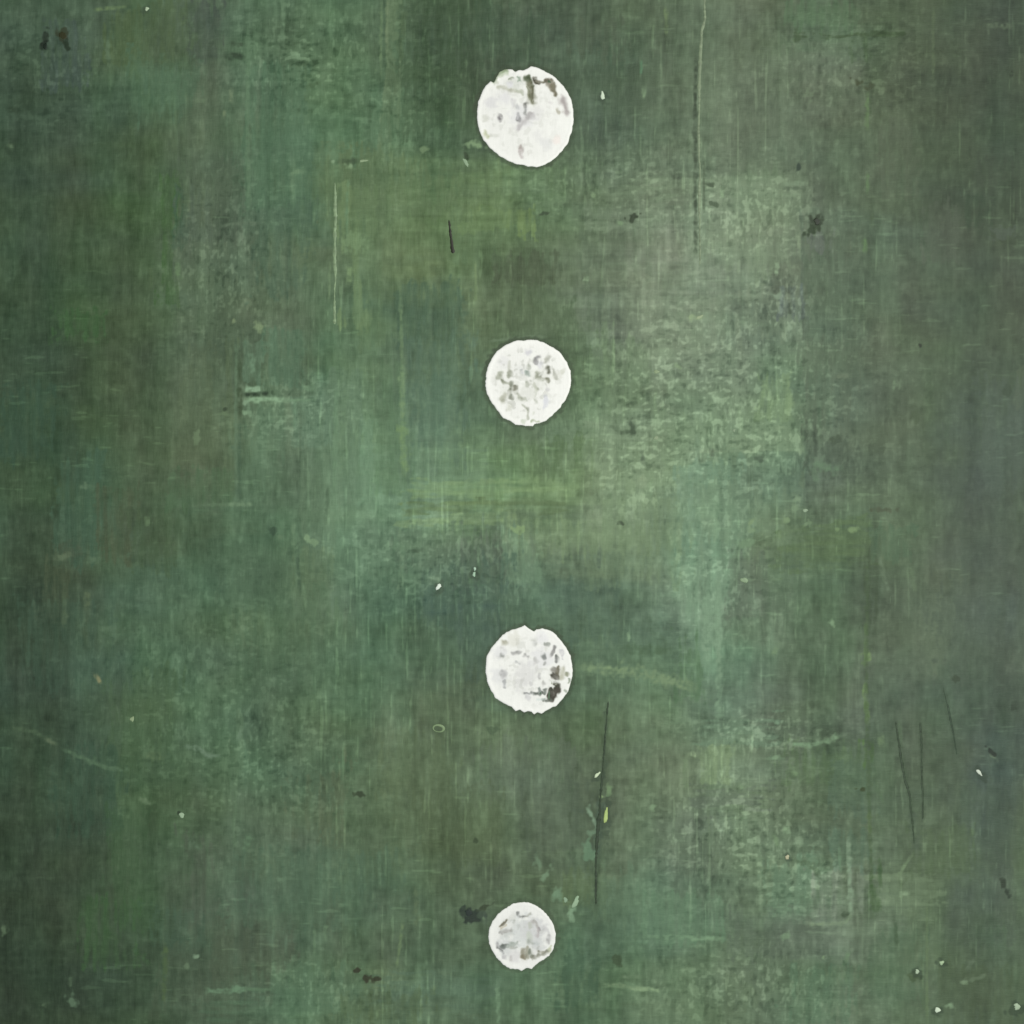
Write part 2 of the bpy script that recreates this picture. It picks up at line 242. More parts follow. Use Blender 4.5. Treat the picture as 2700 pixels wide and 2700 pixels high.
# ---- single strokes of paint, drags and rubbed lines
PALE, TEAL = (134, 158, 124), (112, 142, 114)
for s in [
 ([(655, 70), (652, 300), (657, 550)], 9, (100, 128, 100), .6), ([(745, 0), (746, 110)], 9, (108, 134, 106), .6), ([(870, 690), (868, 800)], 4, (118, 140, 104), .5),
 ([(610, 235), (610, 268)], 8, (118, 134, 106), .6), ([(592, 292), (590, 310)], 9, (112, 128, 98), .6), ([(518, 266), (540, 266)], 10, (112, 130, 102), .6),
 ([(250, 26), (285, 22), (330, 17)], 8, (108, 128, 86), .6), ([(765, 460), (800, 450)], 8, (112, 140, 108), .6), ([(590, 597), (608, 590), (680, 588)], 8, (104, 120, 100), .5),
 ([(468, 690), (470, 728)], 12, (104, 130, 92), .6), ([(398, 700), (398, 760)], 9, (90, 110, 76), .5), ([(30, 378), (29, 390)], 14, (92, 112, 86), .6),
 ([(1006, 0), (1004, 200)], 5, (108, 132, 96), .6), ([(1022, 0), (1018, 140)], 6, (116, 132, 100), .5), ([(920, 700), (921, 745)], 12, (124, 148, 104), .6),
 ([(918, 470), (914, 560), (916, 620)], 5, (108, 140, 104), .6), ([(1253, 690), (1255, 792)], 5, (122, 142, 98), .65), ([(1697, 232), (1697, 258)], 8, (128, 150, 118), .7),
 ([(1692, 160), (1690, 195)], 4, (92, 134, 102), .6), ([(1545, 728), (1544, 742)], 8, (140, 160, 128), .7), ([(1754, 20), (1757, 90)], 8, (120, 138, 94), .5),
 ([(930, 1080), (928, 1300)], 12, (112, 140, 114), .45, .5), ([(972, 1130), (975, 1330)], 22, (116, 146, 118), .5, .5), ([(905, 960), (900, 1250)], 14, (110, 138, 106), .4, .5), ([(1030, 380), (1026, 620)], 8, (112, 136, 96), .4, .5), ([(940, 720), (945, 860)], 12, (112, 138, 100), .45, .5), ([(1060, 1420), (1058, 1560)], 8, (116, 142, 114), .4, .5), ([(1110, 1440), (1112, 1520)], 8, (114, 140, 116), .4, .5), ([(1056, 775), (1060, 960)], 7, (116, 140, 102), .5), ([(1062, 960), (1060, 1110)], 11, (122, 148, 108), .6), ([(1060, 1115), (1066, 1250)], 15, (122, 150, 100), .6),
 ([(1290, 900), (1400, 886), (1440, 888)], 5, (112, 130, 104), .5), ([(2065, 486), (2122, 483)], 9, (132, 150, 124), .7), ([(2070, 516), (2100, 515)], 8, (134, 152, 124), .6),
 ([(1815, 839), (1852, 836)], 9, (160, 176, 138), .8), ([(2600, 66), (2668, 70)], 12, (106, 122, 98), .6), ([(2461, 20), (2460, 210)], 6, (100, 116, 84), .5),
 ([(2048, 690), (2048, 722)], 7, (150, 170, 140), .7), ([(2030, 775), (2052, 785), (2060, 770)], 8, (140, 156, 136), .7), ([(2288, 245), (2287, 340)], 7, (108, 136, 88), .6),
 ([(2288, 460), (2287, 510)], 7, (104, 136, 88), .5), ([(2281, 630), (2282, 665)], 7, (104, 138, 86), .6), ([(2340, 330), (2337, 480)], 6, (100, 118, 90), .4),
 ([(2107, 620), (2106, 655)], 7, (148, 162, 134), .6), ([(1904, 500), (1903, 522)], 9, (150, 174, 138), .6), ([(660, 930), (668, 985)], 14, (112, 142, 116), .6),
 ([(645, 1027), (688, 1027)], 13, (138, 166, 138), .85), ([(650, 1054), (700, 1052), (760, 1056)], 11, (142, 172, 140), .9), ([(760, 1056), (830, 1054)], 7, (116, 146, 116), .7),
 ([(800, 1022), (830, 1026)], 12, (112, 142, 112), .6), ([(623, 900), (622, 1310)], 7, (100, 124, 98), .6), ([(777, 1060), (777, 1130)], 7, (110, 140, 114), .6),
 ([(888, 1010), (884, 1200), (878, 1390)], 11, (112, 142, 112), .55), ([(600, 1330), (665, 1330)], 9, (114, 140, 110), .75), ([(530, 1332), (600, 1330)], 6, (98, 122, 94), .6),
 ([(775, 1378), (773, 1440)], 9, (108, 136, 106), .6), ([(730, 1416), (748, 1420)], 10, (102, 128, 98), .5), ([(800, 1540), (806, 1605)], 7, (108, 134, 102), .6),
 ([(165, 1330), (163, 1460)], 12, (80, 108, 86), .5), ([(170, 1560), (168, 1650)], 9, (88, 106, 78), .4), ([(150, 1470), (178, 1468)], 14, (100, 116, 90), .6),
 ([(210, 1284), (238, 1284)], 11, (98, 124, 98), .6), ([(225, 1480), (255, 1474)], 14, (92, 116, 90), .6), ([(250, 1776), (264, 1800)], 8, (140, 134, 98), .7),
 ([(265, 1660), (310, 1655)], 18, (96, 122, 96), .5), ([(227, 1560), (230, 1600)], 14, (98, 112, 82), .5), ([(1070, 1330), (1050, 1420)], 6, (118, 146, 114), .4),
 ([(1530, 1760), (1600, 1768), (1680, 1770), (1830, 1812)], 24, (124, 146, 110), .85, .4), ([(1600, 1764), (1640, 1766)], 9, (132, 154, 112), .5),
 ([(1893, 1500), (1892, 1600), (1896, 1900)], 13, (128, 156, 130), .6, .5), ([(1862, 1560), (1864, 1745)], 20, (132, 160, 134), .85, .35), ([(1893, 1560), (1894, 1720)], 17, (134, 162, 136), .8, .3), ([(1845, 1400), (1850, 1560)], 16, (126, 154, 130), .5, .5), ([(1820, 1240), (1822, 1420)], 16, (124, 152, 130), .4, .5), ([(1838, 1150), (1840, 1330)], 10, (128, 154, 130), .4, .5),
 ([(2150, 1212), (2180, 1232), (2215, 1235)], 18, (108, 136, 108), .6), ([(2145, 1230), (2152, 1270)], 16, (108, 134, 108), .5), ([(2018, 1010), (2008, 1050)], 12, (138, 162, 122), .7),
 ([(2080, 1000), (2078, 1090)], 11, (136, 160, 118), .6), ([(2040, 1128), (2085, 1128)], 7, (140, 160, 128), .6), ([(2205, 994), (2238, 990)], 12, (112, 126, 104), .7),
 ([(2317, 1460), (2330, 1520), (2345, 1560)], 9, (114, 132, 108), .55), ([(2398, 1490), (2412, 1560)], 9, (108, 128, 98), .5), ([(2358, 1000), (2356, 1030)], 6, (120, 140, 112), .6),
 ([(2040, 1724), (2048, 1706)], 13, (122, 146, 112), .7), ([(2286, 1720), (2288, 1745)], 16, (126, 152, 96), .7), ([(2283, 1640), (2280, 1760)], 7, (100, 128, 78), .5),
 ([(2283, 1800), (2277, 1820), (2287, 1880), (2287, 1905)], 8, (116, 142, 88), .7), ([(2292, 2140), (2294, 2200)], 7, (124, 142, 96), .5), ([(2320, 1940), (2326, 1965)], 14, (118, 140, 102), .5),
 ([(30, 1918), (90, 1930), (150, 1962)], 9, (84, 106, 78), .5), ([(165, 1975), (215, 1998), (290, 2028), (340, 2028)], 9, (90, 118, 90), .6), ([(120, 1948), (145, 1962)], 10, (98, 112, 86), .6),
 ([(490, 1968), (525, 1974), (550, 1992), (580, 1992)], 9, (108, 132, 110), .75), ([(365, 2105), (398, 2120)], 8, (104, 126, 94), .6), ([(385, 1990), (425, 1998)], 14, (98, 120, 84), .5),
 ([(545, 2616), (600, 2612), (650, 2607)], 11, (106, 136, 108), .85), ([(650, 2608), (720, 2610)], 7, (96, 124, 96), .6), ([(436, 2490), (432, 2640)], 9, (82, 104, 60), .5),
 ([(186, 2575), (186, 2602)], 9, (86, 106, 82), .6), ([(500, 2215), (530, 2240)], 12, (96, 120, 96), .5), ([(645, 2240), (660, 2205)], 12, (100, 130, 100), .5), ([(830, 2450), (828, 2520)], 6, (104, 130, 100), .5),
 ([(857, 2440), (858, 2480)], 6, (108, 134, 104), .5), ([(638, 1920), (628, 1950)], 10, (106, 132, 108), .6), ([(1062, 2430), (1046, 2550)], 6, (108, 128, 90), .6), ([(1000, 2250), (1002, 2340)], 6, (100, 128, 100), .5),
 ([(1312, 2600), (1314, 2700)], 9, (118, 146, 116), .6), ([(1095, 2340), (1098, 2450)], 9, (96, 114, 84), .5), ([(1590, 2597), (1640, 2600), (1700, 2607)], 7, (118, 140, 106), .6),
 ([(1660, 2606), (1740, 2612)], 8, (136, 158, 122), .75), ([(1640, 2576), (1690, 2577)], 7, (108, 130, 100), .6), ([(1700, 2470), (1900, 2472)], 8, (118, 148, 118), .55, .7), ([(1820, 2474), (1905, 2476)], 8, (126, 156, 124), .6),
 ([(1840, 1690), (1842, 1730)], 10, (120, 150, 122), .4), ([(2085, 1962), (2140, 1964), (2180, 1952), (2212, 1942)], 10, (128, 156, 124), .8), ([(2020, 1998), (2070, 2002)], 7, (116, 142, 114), .6),
 ([(2370, 1905), (2376, 1960)], 6, (100, 120, 94), .7), ([(2236, 2210), (2239, 2320), (2244, 2420)], 9, (136, 156, 132), .8), ([(2212, 2230), (2216, 2300)], 6, (112, 142, 114), .5),
 ([(2130, 2438), (2190, 2436), (2230, 2432), (2244, 2412)], 7, (132, 148, 122), .8), ([(2370, 2308), (2406, 2252)], 6, (122, 142, 108), .65), ([(2370, 2355), (2395, 2357)], 9, (140, 160, 128), .7),
 ([(2240, 2512), (2224, 2545), (2232, 2590)], 6, (116, 144, 110), .5), ([(2444, 2380), (2444, 2700)], 5, (108, 128, 92), .5), ([(2545, 2560), (2570, 2530)], 9, (106, 122, 100), .5),
 ([(2535, 2590), (2580, 2578), (2600, 2570)], 9, (112, 128, 104), .6), ([(1820, 1990), (1836, 1990)], 12, (148, 166, 130), .7), ([(1948, 2070), (1958, 2080)], 10, (132, 156, 120), .6),
 ([(1808, 2000), (1806, 2080)], 10, (118, 138, 104), .5), ([(2042, 2200), (2050, 2230)], 12, (124, 150, 112), .5), ([(2074, 2180), (2078, 2200)], 14, (136, 160, 128), .6)]:
    stroke(s[0], s[1] * 1.05, s[2], min(.98, s[3] * 1.35), rag=(s[4] if len(s) > 4 else .35), lift=1.6)
# darker rubbed-in lines
for s in [
 ([(2290, 1420), (2284, 1800), (2288, 2000), (2296, 2250), (2299, 2420)], 8, (76, 100, 62), .6),
 ([(1600, 1850), (1594, 1960), (1590, 2060)], 9, (68, 86, 66), .6), ([(1584, 2110), (1578, 2180), (1572, 2260)], 24, (70, 88, 76), .6), ([(1571, 2270), (1572, 2400)], 12, (68, 86, 64), .6), ([(2366, 1905), (2380, 2010), (2402, 2110), (2410, 2230)], 12, (76, 94, 70), .6), ([(2428, 1905), (2434, 2200)], 10, (78, 94, 72), .6), ([(2487, 1812), (2522, 1990)], 10, (74, 92, 72), .6), ([(2405, 2140), (2420, 2240)], 22, (82, 98, 82), .5), ([(1512, 2135), (1540, 2140)], 9, (74, 90, 76), .5),
 ([(1835, 150), (1832, 330)], 9, (70, 84, 64), .9), ([(1833, 330), (1834, 680)], 8, (74, 88, 68), .85), ([(1856, 420), (1856, 560)], 6, (84, 98, 76), .7), ([(632, 950), (634, 1105)], 11, (62, 80, 52), .7), ([(645, 1040), (716, 1039)], 8, (46, 66, 46), .85),
 ([(800, 1040), (832, 1038)], 8, (62, 88, 64), .7), ([(632, 1110), (630, 1320)], 10, (70, 98, 76), .5), ([(790, 1400), (784, 1470), (790, 1560)], 8, (66, 92, 70), .6), ([(865, 1280), (858, 1370)], 7, (72, 96, 72), .5),
 ([(1655, 1108), (1668, 1125), (1664, 1150)], 12, (68, 86, 64), .7), ([(1634, 1142), (1664, 1138)], 12, (70, 88, 64), .6), ([(1712, 1080), (1708, 1120)], 10, (80, 98, 74), .6), ([(1692, 1190), (1694, 1216)], 8, (84, 100, 80), .6),
 ([(1582, 1450), (1578, 1500)], 10, (82, 100, 88), .6), ([(1472, 1408), (1474, 1440)], 8, (92, 112, 82), .6), ([(1475, 1505), (1500, 1510)], 20, (80, 94, 72), .4), ([(1988, 1209), (2014, 1210)], 10, (76, 96, 76), .7),
 ([(1960, 1258), (2010, 1262)], 16, (80, 104, 80), .5), ([(1876, 1180), (1878, 1205)], 10, (92, 108, 86), .6), ([(2292, 1430), (2292, 1660)], 5, (72, 90, 64), .6), ([(2300, 560), (2298, 600)], 7, (78, 96, 62), .4),
 ([(2294, 258), (2296, 300)], 5, (72, 96, 58), .5), ([(2065, 497), (2120, 496)], 7, (86, 102, 82), .6), ([(2010, 742), (2034, 750), (2030, 730)], 9, (78, 94, 78), .6), ([(2018, 800), (2028, 830)], 12, (78, 94, 78), .6),
 ([(2023, 860), (2030, 870)], 12, (78, 98, 76), .6), ([(2300, 1960), (2298, 2010)], 9, (72, 104, 52), .6), ([(2300, 2310), (2298, 2360)], 8, (60, 98, 46), .5), ([(2360, 2430), (2364, 2500)], 9, (68, 92, 62), .6),
 ([(2370, 1200), (2372, 1240)], 8, (80, 96, 72), .3), ([(1500, 2140), (1503, 2185)], 7, (70, 86, 62), .6), ([(1497, 2250), (1520, 2254)], 14, (72, 90, 68), .5), ([(1268, 2428), (1300, 2412)], 24, (76, 92, 76), .35),
 ([(1835, 2350), (1840, 2368)], 10, (82, 102, 78), .6), ([(2222, 2405), (2232, 2418)], 16, (66, 84, 60), .7), ([(2085, 2270), (2130, 2275), (2160, 2310)], 9, (82, 104, 74), .6), ([(2145, 2360), (2150, 2400)], 10, (86, 104, 84), .5),
 ([(1700, 1620), (1760, 1720)], 30, (76, 100, 74), .3), ([(1640, 1712), (1780, 1716)], 24, (72, 100, 66), .4), ([(1080, 1455), (1115, 1450)], 8, (70, 92, 70), .6), ([(1290, 1495), (1320, 1470)], 9, (70, 90, 78), .5),
 ([(2010, 2200), (2016, 2290)], 12, (86, 102, 82), .4), ([(2225, 2530), (2230, 2560)], 9, (70, 96, 72), .6), ([(600, 148), (640, 148)], 14, (52, 70, 52), .75), ([(608, 112), (640, 118)], 10, (60, 78, 58), .6),
 ([(695, 116), (735, 114)], 9, (62, 88, 62), .6), ([(815, 226), (840, 220)], 10, (64, 90, 56), .6), ([(772, 116), (800, 112)], 8, (68, 92, 64), .5), ([(1555, 185), (1590, 190)], 8, (70, 88, 68), .4),
 ([(2266, 560), (2246, 600)], 8, (84, 104, 82), .3), ([(2580, 610), (2610, 622)], 14, (64, 84, 62), .5), ([(20, 290), (50, 290)], 12, (46, 64, 46), .6), ([(900, 424), (945, 424)], 12, (58, 76, 52), .6)]:
    stroke(*s[:4], rag=.4, lift=-1.4)
for b in [(935, 640, 56, 48, (126, 152, 110), .55), (1365, 1395, 30, 20, (146, 170, 116), .7), (1690, 1272, 40, 24, (142, 158, 128), .6), (1665, 1286, 22, 36, (142, 162, 126), .5), (1975, 1432, 44, 22, (124, 152, 118), .7),
          (1790, 1290, 22, 60, (130, 156, 134), .5), (520, 1153, 15, 28, (112, 130, 98), .8), (615, 848, 16, 16, (138, 150, 112), .7), (682, 866, 20, 30, (142, 158, 118), .7), (2640, 615, 60, 34, (92, 104, 94), .6),
          (808, 1418, 16, 20, (134, 160, 124), .8), (828, 1428, 18, 22, (128, 154, 118), .7), (2200, 1160, 26, 18, (72, 88, 66), .6), (2185, 1190, 60, 40, (80, 96, 80), .5), (1552, 2242, 26, 44, (106, 140, 112), .75, -10),
          (1300, 1925, 36, 24, (72, 92, 66), .6), (1625, 2532, 22, 26, (62, 80, 52), .7), (716, 1398, 28, 18, (54, 80, 60), .75), (2410, 2576, 26, 22, (72, 90, 56), .6), (1980, 2560, 30, 60, (84, 98, 80), .3),
          (880, 425, 10, 10, (150, 172, 140), .6), (2670, 1862, 18, 22, (58, 72, 58), .6), (1252, 2416, 46, 30, (56, 70, 62), .6), (2414, 1100, 22, 40, (78, 96, 66), .5), (2655, 1030, 16, 26, (66, 84, 64), .5),
          (180, 1450, 60, 40, (86, 92, 72), .3), (2330, 1345, 60, 12, (82, 86, 62), .5), (2135, 250, 22, 26, (128, 146, 116), .5), (2520, 1788, 14, 20, (64, 78, 58), .6), (1040, 200, 40, 60, (66, 86, 60), .3)]:
    blob(*b[:5], a=b[5], ang=(b[6] if len(b) > 6 else 0), lift=.6)

FLECKS = [(387, 23, 13, 11, (176, 196, 164), 0), (1589, 252, 12, 24, (222, 240, 212), -12), (1228, 428, 10, 30, (150, 176, 142), -32), (1252, 381, 32, 12, (146, 170, 128), 8),
 (958, 424, 26, 8, (148, 170, 132), -8), (924, 437, 18, 12, (136, 160, 124), 0), (1252, 1500, 8, 11, (186, 216, 190), 10), (1250, 1514, 10, 14, (176, 208, 178), 10),
 (1156, 1547, 13, 18, (236, 250, 232), 25), (1658, 1680, 9, 14, (134, 160, 128), 10), (1575, 2043, 10, 22, (216, 234, 196), 42), (1598, 2151, 11, 48, (182, 206, 128), 4),
 (1588, 2100, 9, 9, (150, 172, 120), 0), (1605, 2083, 14, 17, (124, 150, 108), 20), (1557, 2146, 10, 34, (138, 164, 142), -24), (1561, 2196, 18, 12, (112, 138, 114), 0),
 (1419, 2276, 13, 26, (112, 136, 110), -10), (1436, 2310, 11, 26, (122, 148, 120), 32), (1466, 2358, 24, 28, (120, 150, 122), 22), (1491, 2373, 13, 14, (140, 168, 138), 0),
 (1518, 2378, 16, 36, (156, 184, 150), 28), (1507, 2398, 12, 16, (138, 168, 138), 40), (1505, 2418, 11, 18, (134, 162, 134), -10), (1722, 2130, 12, 11, (132, 156, 122), 0),
 (2582, 2037, 9, 25, (226, 238, 218), -38), (2618, 1992, 8, 18, (122, 138, 116), -40), (348, 1896, 11, 16, (150, 170, 130), 25), (479, 2149, 18, 13, (160, 186, 152), 30),
 (519, 2522, 12, 11, (134, 158, 132), 0), (493, 2547, 11, 10, (104, 124, 98), 0), (190, 2641, 17, 26, (102, 126, 102), -10), (11, 2453, 14, 15, (98, 118, 90), 0),
 (113, 2650, 13, 9, (86, 106, 80), 0), (740, 2319, 12, 12, (106, 132, 106), 0), (2419, 2562, 14, 12, (188, 210, 178), 20), (2483, 2539, 13, 13, (178, 204, 162), 30),
 (2472, 2663, 17, 15, (222, 240, 212), 20), (2503, 2651, 17, 10, (142, 168, 134), -25), (2682, 2655, 22, 18, (182, 204, 172), -10), (2541, 2591, 12, 10, (128, 148, 118), 0),
 (2076, 2260, 11, 14, (196, 196, 160), 0), (2072, 2186, 12, 8, (140, 166, 130), 0), (2172, 2522, 9, 12, (132, 156, 118), 0), (2072, 2467, 18, 14, (124, 148, 118), 0),
 (2193, 1642, 13, 13, (138, 166, 130), 0), (1963, 1530, 23, 15, (146, 172, 134), 20), (2100, 1313, 15, 9, (138, 160, 130), 35), (2123, 1346, 14, 12, (154, 178, 146), 0),
 (2095, 1341, 14, 14, (128, 152, 120), 0), (2078, 1372, 13, 13, (134, 158, 116), 0), (2127, 1381, 10, 14, (130, 154, 118), -20), (1982, 1376, 15, 11, (138, 160, 118), 0),
 (1980, 1399, 18, 11, (132, 156, 120), 0), (2207, 1396, 12, 11, (128, 152, 104), 0), (2249, 1397, 22, 10, (136, 160, 110), -25), (2048, 1980 + 17, 14, 9, (132, 158, 126), 0),
 (2049, 1907, 12, 11, (128, 156, 130), 0), (2097, 2038, 9, 14, (122, 146, 108), 0), (648, 1063, 9, 14, (140, 166, 138), 0), (648, 1090, 13, 11, (140, 168, 136), 0),
 (590, 1091, 16, 8, (104, 124, 92), -10), (393, 1376, 13, 17, (104, 128, 92), 0), (168, 1469, 26, 14, (98, 114, 88), 5), (1690, 1263, 14, 14, (146, 162, 130), 0),
 (1730, 1155, 16, 10, (148, 168, 132), -10), (1732, 980, 16, 11, (150, 170, 130), 0), (1785, 966, 13, 10, (142, 162, 126), 0), (1563, 517, 12, 10, (132, 154, 116), 0),
 (1635, 588, 14, 9, (132, 156, 120), 0), (1936, 1135, 9, 9, (146, 168, 136), 0), (1118, 393, 18, 10, (120, 142, 104), 0), (1845, 836, 22, 9, (168, 186, 146), -25), (2372, 1014, 7, 18, (120, 138, 112), 0)]
DARKS = [(118, 100, 12, 36, (44, 58, 46), 8), (118, 122, 14, 20, (26, 38, 28), 0), (166, 93, 24, 24, (50, 52, 30), -20), (175, 114, 12, 24, (40, 56, 40), -10), (2156, 583, 24, 24, (32, 46, 24), 0),
 (2139, 605, 30, 20, (58, 76, 50), -35), (2107, 441, 13, 14, (58, 76, 64), 0), (1670, 574, 26, 16, (60, 74, 52), 0), (1439, 562, 16, 9, (66, 84, 58), 0), (2265, 218, 34, 12, (74, 82, 50), 35),
 (2296, 226, 16, 12, (76, 88, 58), -20), (1235, 2408, 26, 20, (36, 48, 42), 0), (1243, 2425, 34, 18, (46, 58, 50), 0), (1284, 2390, 32, 10, (62, 74, 52), -20), (944, 2096, 26, 14, (58, 72, 48), -6),
 (942, 2559, 24, 11, (56, 58, 38), -10), (982, 2582, 30, 12, (58, 60, 40), 5), (1637, 1376, 11, 14, (74, 90, 66), -20), (2428, 911, 11, 13, (54, 66, 50), 0), (2273, 2081, 20, 9, (64, 78, 42), -15),
 (2644, 2328, 14, 22, (62, 74, 60), 0), (2656, 2355, 16, 18, (60, 72, 60), 0), (1228, 415, 10, 20, (58, 76, 50), -30), (2614, 1984, 26, 9, (48, 60, 52), 42), (472, 2144, 9, 8, (48, 66, 44), 0),
 (2665, 198, 11, 16, (58, 74, 54), 0), (1254, 2215, 9, 14, (66, 82, 54), 0), (594, 1078, 11, 9, (62, 78, 56), 0), (1870, 486, 18, 9, (84, 100, 76), 0), (1883, 540, 22, 9, (92, 108, 84), 10)]
RAISED = [f for f in FLECKS if sum(f[4]) / 3 > 148]
for f in FLECKS:
    if f not in RAISED: blob(f[0], f[1], f[2] * 1.3, f[3] * 1.3, f[4], .5, f[5], .35, .6); blob(f[0], f[1], f[2] * .8, f[3] * .8, f[4], .55, f[5], .35, .6)
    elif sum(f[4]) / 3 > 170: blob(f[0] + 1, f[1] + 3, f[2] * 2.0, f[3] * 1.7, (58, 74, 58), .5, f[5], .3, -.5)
DEEP = [f for f in DARKS if sum(f[4]) / 3 < 45]
for f in DARKS:
    k = 1.3 if f in DEEP else 1.05; blob(f[0], f[1], f[2] * k, f[3] * k, f[4], .6 if f in DEEP else .9, f[5], .35, -.8)

# ------------------------------------------------------------------ outlines of the four discs (photo pixels)
def ol(ox, oy, k, t): return [(ox + float(p.split(',')[0]) * k, oy + float(p.split(',')[1]) * k) for p in t.split()]
DISCS = [
 ol(1200, 140, 360 / 1932, '1075,185 1200,215 1320,278 1420,350 1530,460 1600,570 1650,680 1675,850 1672,1000 1645,1130 1590,1285 1500,1400 1400,1500 1280,1580 1150,1612 1030,1605 960,1582 870,1572 780,1535 650,1470 500,1350 400,1230 340,1100 310,950 306,820 330,680 380,550 430,460 500,398 545,420 580,350 620,272 700,232 810,232 850,268 900,240 960,242 1010,220'),
 ol(1220, 840, 340 / 1932, '1010,315 1110,320 1160,345 1210,350 1260,385 1350,430 1440,490 1510,570 1570,680 1615,780 1624,880 1617,980 1595,1100 1540,1220 1440,1360 1340,1450 1240,1540 1150,1570 1075,1582 1050,1614 940,1612 860,1590 790,1592 720,1540 610,1490 500,1350 420,1240 360,1120 338,1000 340,860 370,730 430,600 520,480 650,390 800,330 900,326'),
 ol(1220, 1600, 340 / 1932, '930,276 970,310 1030,350 1070,367 1110,335 1200,323 1310,355 1400,420 1480,520 1560,620 1610,720 1640,850 1647,960 1632,1080 1600,1200 1560,1300 1480,1400 1405,1485 1320,1518 1240,1560 1180,1602 1120,1583 1070,1614 1030,1573 970,1563 920,1584 860,1543 790,1564 740,1510 620,1450 490,1372 430,1270 370,1150 345,1000 345,850 360,740 420,620 500,530 600,420 720,350 850,312'),
 ol(1200, 2310, 340 / 1932, '1040,388 1150,410 1280,480 1370,570 1450,680 1490,780 1508,880 1497,1000 1460,1120 1410,1190 1330,1250 1220,1320 1150,1392 1070,1373 1000,1418 930,1395 830,1390 720,1330 620,1220 550,1110 510,1020 495,900 515,780 560,670 640,570 740,490 870,410 950,394')]
def centre(o): a = np.array(o); return (a.min(0) + a.max(0)) / 2
# thin dark ring painted on the canvas round each disc
for o in DISCS:
    cx, cy = centre(o); pa = np.array(o)
    an = np.arctan2(pa[:, 1] - cy, pa[:, 0] - cx); rr = np.hypot(pa[:, 1] - cy, pa[:, 0] - cx); od = np.argsort(an)
    sl = win(cx - 170, cx + 170, cy - 170, cy + 170)
    x, y = GX[sl] - cx, GY[sl] - cy
    R = np.interp(np.arctan2(y, x), an[od], rr[od], period=2 * math.pi)
    e = np.hypot(x, y) - R
    m = ss(-4, 0, e) * (1 - ss(4, 12, e + 2.0 * RG[sl])) * (0.46 + 0.16 * BIG[sl])
    P[sl] += (np.array((66, 78, 58)) - P[sl]) * np.clip(m, 0, .85)[..., None]

lum = P @ np.array((0.3, 0.59, 0.11)); neu = lum[..., None] * np.array((0.935, 1.072, 0.905))
P = neu + (P - neu) * 0.74
# thin layers of paint break sharply where the blade lifted: steepen the fine steps
Kb = np.exp(-2 * (math.pi ** 2) * ((fx * 9 / STEP) ** 2 + (fy * 9 / STEP) ** 2))
for ch in range(3):
    P[..., ch] += 0.16 * (P[..., ch] - np.fft.irfft2(np.fft.rfft2(P[..., ch]) * Kb, s=(N, N)))
P = np.clip(P, 14, 235)

# ------------------------------------------------------------------ base colour from reading: divide by lamp level; leftover light falloff stays painted in
EC = [1.1839, 0.2658, -0.0733, 0.097, -0.1378, -0.0936]       # light level over the painting: 1, u, v, uu, uv, vv
def level(x, y):
    u = (x - 1350) / 1350; v = (y - 1350) / 1350
    u = np.clip(u, -1.1, 1.1); v = np.clip(v, -1.1, 1.1)
    return EC[0] + EC[1] * u + EC[2] * v + EC[3] * u * u + EC[4] * u * v + EC[5] * v * v
ALB = np.clip(lin(P) / (level(GX, GY)[..., None] * np.array((1.08, 1.0, 1.10))), 0.005, 0.8)

# ------------------------------------------------------------------ materials
def paint_material(name, rough, bump, grain, spec=0.25):
    m = bpy.data.materials.new(name); m.use_nodes = True; nt = m.node_tree; n = nt.nodes; L = nt.links
    bs = n['Principled BSDF']; bs.inputs['Roughness'].default_value = rough; bs.inputs['Specular IOR Level'].default_value = spec
    at = n.new('ShaderNodeAttribute'); at.attribute_name = 'pigment'
    tc = n.new('ShaderNodeTexCoord')
    # fine vertical and horizontal brush hair marks, object space
    mv = n.new('ShaderNodeMapping'); mv.inputs['Scale'].default_value = (620, 620, 120)
    mh = n.new('ShaderNodeMapping'); mh.inputs['Scale'].default_value = (150, 150, 700)
    L.new(tc.outputs['Object'], mv.inputs['Vector']); L.new(tc.outputs['Object'], mh.inputs['Vector'])
    nv = n.new('ShaderNodeTexNoise'); nv.inputs['Scale'].default_value = 1; nv.inputs['Detail'].default_value = 3
    nh = n.new('ShaderNodeTexNoise'); nh.inputs['Scale'].default_value = 1; nh.inputs['Detail'].default_value = 3
    L.new(mv.outputs[0], nv.inputs['Vector']); L.new(mh.outputs[0], nh.inputs['Vector'])
    ad = n.new('ShaderNodeMath'); ad.operation = 'ADD'; L.new(nv.outputs['Fac'], ad.inputs[0]); L.new(nh.outputs['Fac'], ad.inputs[1])
    mr = n.new('ShaderNodeMapRange'); mr.inputs['From Min'].default_value = 0.6; mr.inputs['From Max'].default_value = 1.4
    mr.inputs['To Min'].default_value = 1 - grain; mr.inputs['To Max'].default_value = 1 + grain
    L.new(ad.outputs[0], mr.inputs['Value'])
    mx = n.new('ShaderNodeVectorMath'); mx.operation = 'SCALE'
    L.new(at.outputs['Color'], mx.inputs[0]); L.new(mr.outputs[0], mx.inputs['Scale']); L.new(mx.outputs[0], bs.inputs['Base Color'])
    bu = n.new('ShaderNodeBump'); bu.inputs['Strength'].default_value = bump; bu.inputs['Distance'].default_value = 0.0006
    L.new(ad.outputs[0], bu.inputs['Height']); L.new(bu.outputs[0], bs.inputs['Normal'])
    return m
M_GREEN = paint_material('green_paint', 0.62, 0.4, 0.08)
M_WHITE = paint_material('white_paint', 0.55, 0.25, 0.015)
M_DAB = paint_material('paint_dab', 0.5, 0.2, 0.04)

def wp(x, y, lift=0.0): return ((x - 1350) * PX, -lift, (1350 - y) * PX)

